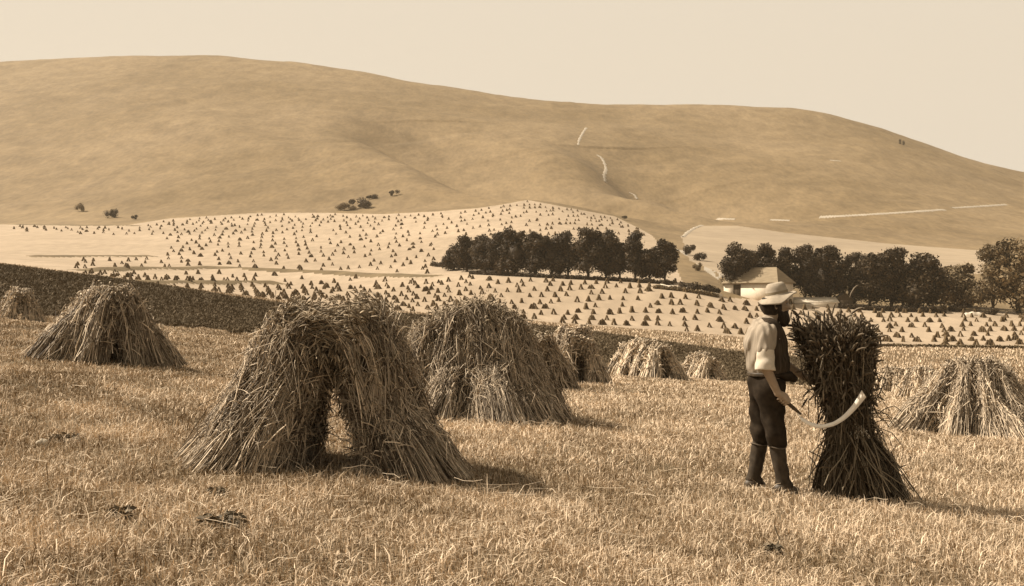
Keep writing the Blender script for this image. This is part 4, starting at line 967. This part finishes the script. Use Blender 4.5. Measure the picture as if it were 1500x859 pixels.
# white sheet over a low stack
p = hit(1428, 463, 238); mpp = p[1]/FPX; xs = np.linspace(-15,14,20)*mpp; m = MB(); V = []
for i, x in enumerate(xs):
    e_ = math.sin(math.pi*(i+.2)/19.4)**.35; hh = (.95 + .12*math.sin(i*.9))*e_
    V += [(x,-.1,-.3),(x,.1,hh*.8),(x,.9,hh),(x,1.8,hh*.8),(x,2.0,-.3)]
ii = np.arange(100).reshape(20,5); m.add(V, np.stack([ii[:-1,:-1],ii[1:,:-1],ii[1:,1:],ii[:-1,1:]],-1).reshape(-1,4))
tag(m.build('sheeted_stack', M['white_wall'], None, p, True), 'low heap under a white sheet at the field edge below the brown trees', 'covered heap')

# ------------------------------------------------------------------ small things in the near stubble
def weed(label, px, py, wpx, hpx, seed, n=40, bare=False):
    n = int(n*1.8); wpx *= 1.25; r = np.random.default_rng(seed); p = hit(px, py, 5, 40); mpp = p[1]/FPX; W, H = wpx*mpp, hpx*mpp
    w_ = empty('weed', p, label, 'weed', 'dark weeds in the foreground stubble'); m = MB()
    for i in range(n):
        a = r.uniform(0,2*np.pi); q = r.random()**.5*W/2; c = np.array([q*math.cos(a), q*math.sin(a), r.uniform(.15,1)*H*(1-.5*q/W)]); l_ = r.uniform(.018,.05)
        d_ = norm(np.array([math.cos(a), math.sin(a), r.uniform(-.3,.8)])); t_ = norm(np.cross(d_, r.normal(size=3)))
        m.add([c-d_*l_*.6, c+t_*l_*.32, c+d_*l_*.7-[0,0,l_*.2], c-t_*l_*.32], np.array([[0,1,2,3]]), r.random())
    m.build('leaves', M['weed'], w_)
    m = MB()
    for i in range(7):
        a = r.uniform(0,2*np.pi); e_ = np.array([math.cos(a)*W*.35, math.sin(a)*W*.35, H*r.uniform(.6,1)]); v, f = tubes(np.array([[[0,0,-.02], e_*.5+[0,0,.02], e_]]), .004, 4); m.add(v, f, .6)
    m.build('stem', M['weed'], w_); return w_
weed('dark weed tuft at the lower left, well below the ridge-shaped stook', 178, 760, 26, 20, 701)
weed('small dark weed near the left edge of the foreground', 92, 648, 40, 14, 702, 46)
weed('broad dark weed patch below the left leg of the big arched stook', 325, 775, 52, 26, 703, 90)
weed('small dark weed just above the broad weed patch', 316, 728, 22, 16, 704, 30)
wd_ = weed('dark withered weed with a bent stalk below the man', 1133, 812, 20, 16, 705, 60)
st_ = np.array([[[.0,0,.03],[.035,0,.09],[.05,0,.14],[.02,0,.19],[-.005,0,.27]]]); v, f = tubes(st_*.62*1.0, .004, 5); obj('stem', mesh_data('stem', v, f, M['weed'], False, {'tint': np.full(len(v), .6)}), wd_, (0.01,0,.02))
def stone(label, px, py, s, seed):
    r = np.random.default_rng(seed); p = hit(px, py, 5, 40); m = MB(); la, lo = 8, 12; V = []
    for i in range(la+1):
        for j in range(lo):
            th, ph = np.pi*i/la, 2*np.pi*j/lo; k_ = 1 + .14*math.sin(3*ph+th*2) + .05*r.normal(); V.append((s*k_*math.sin(th)*math.cos(ph), s*.8*k_*math.sin(th)*math.sin(ph), s*.7*k_*math.cos(th)+s*.9))
    ii = np.arange((la+1)*lo).reshape(la+1,lo); jj = np.roll(ii,-1,1); m.add(V, np.stack([ii[:-1],jj[:-1],jj[1:],ii[1:]],-1).reshape(-1,4)[:, ::-1])
    return tag(m.build('stone', M['stone'], None, p, True), label, 'stone')
stone('pale flint lying at the foot of the big stook\'s left leg', 348, 692, .042, 801)
stone('small pale flint in the stubble at the left, above the dark weed', 62, 657, .05, 802)

# ------------------------------------------------------------------ air, light, camera
AIR = .00010
m = MB(); m.box((-2600,-40,-14),(2600,1640,330)); hz = bpy.data.materials.new('haze'); hz.use_nodes = True; nt = hz.node_tree; nt.nodes.clear()
out = nt.nodes.new('ShaderNodeOutputMaterial'); pv = nt.nodes.new('ShaderNodeVolumePrincipled')
pv.inputs['Color'].default_value = (.97,.86,.68,1); pv.inputs['Density'].default_value = AIR; pv.inputs['Anisotropy'].default_value = .2
nt.links.new(pv.outputs[0], out.inputs['Volume'])
if AIR > 0: tag(m.build('haze', hz), kind='stuff')

EL = math.radians(46); AZ = math.radians(15)          # sun from the left, a touch beyond the stooks
to_sun = np.array([-math.cos(EL)*math.cos(AZ), math.cos(EL)*math.sin(AZ), math.sin(EL)])
from mathutils import Vector
sl = bpy.data.lights.new('sun', 'SUN'); sl.energy = 4.5; sl.angle = math.radians(.53); sl.color = (1,.895,.755)
so = bpy.data.objects.new('sun', sl); C.objects.link(so); so.rotation_euler = Vector(to_sun).to_track_quat('Z','Y').to_euler(); so.location = (-60,0,80)
wld = bpy.data.worlds.new('World'); scene.world = wld; wld.use_nodes = True; nt = wld.node_tree
bg = nt.nodes['Background']; sky = nt.nodes.new('ShaderNodeTexSky'); sky.sky_type = 'NISHITA'; sky.sun_disc = False
sky.sun_elevation = EL; sky.sun_rotation = math.atan2(to_sun[0], to_sun[1]); sky.dust_density = 4.0; sky.air_density = 1.2
bw_ = nt.nodes.new('ShaderNodeRGBToBW'); nt.links.new(sky.outputs[0], bw_.inputs[0])
mx = nt.nodes.new('ShaderNodeMix'); mx.data_type = 'RGBA'; mx.blend_type = 'MULTIPLY'; mx.inputs['Factor'].default_value = 1
gain = nt.nodes.new('ShaderNodeMath'); gain.operation = 'MULTIPLY'; gain.inputs[1].default_value = .605; nt.links.new(bw_.outputs[0], gain.inputs[0])
pw = nt.nodes.new('ShaderNodeMath'); pw.operation = 'POWER'; pw.inputs[1].default_value = 2.6; nt.links.new(gain.outputs[0], pw.inputs[0])
cap_ = nt.nodes.new('ShaderNodeMath'); cap_.operation = 'MINIMUM'; cap_.inputs[1].default_value = 3.3; nt.links.new(pw.outputs[0], cap_.inputs[0])   # the plate holds no more than this
nt.links.new(cap_.outputs[0], mx.inputs[6]); mx.inputs[7].default_value = (1.0,.88,.71,1)    # sepia print: a single warm tone
nt.links.new(mx.outputs[2], bg.inputs[0]); bg.inputs[1].default_value = .15

cd = bpy.data.cameras.new('camera'); cam = bpy.data.objects.new('camera', cd); C.objects.link(cam)
cam.location = (0,0,CAMZ); cam.rotation_euler = (math.pi/2,0,0); cd.sensor_width = 36; cd.lens = FPX/1500*36; cd.clip_start = .1; cd.clip_end = 8000
scene.camera = cam
vs = scene.view_settings; vs.view_transform = 'Standard'; vs.look = 'None'; vs.gamma = 1; vs.exposure = .66; vs.use_curve_mapping = False
scene.render.engine = 'CYCLES'
cy = scene.cycles; cy.use_denoising = True; cy.max_bounces = 6; cy.diffuse_bounces = 3; cy.glossy_bounces = 2; cy.volume_bounces = 1
try: cy.denoiser = 'OPENIMAGEDENOISE'
except Exception: pass
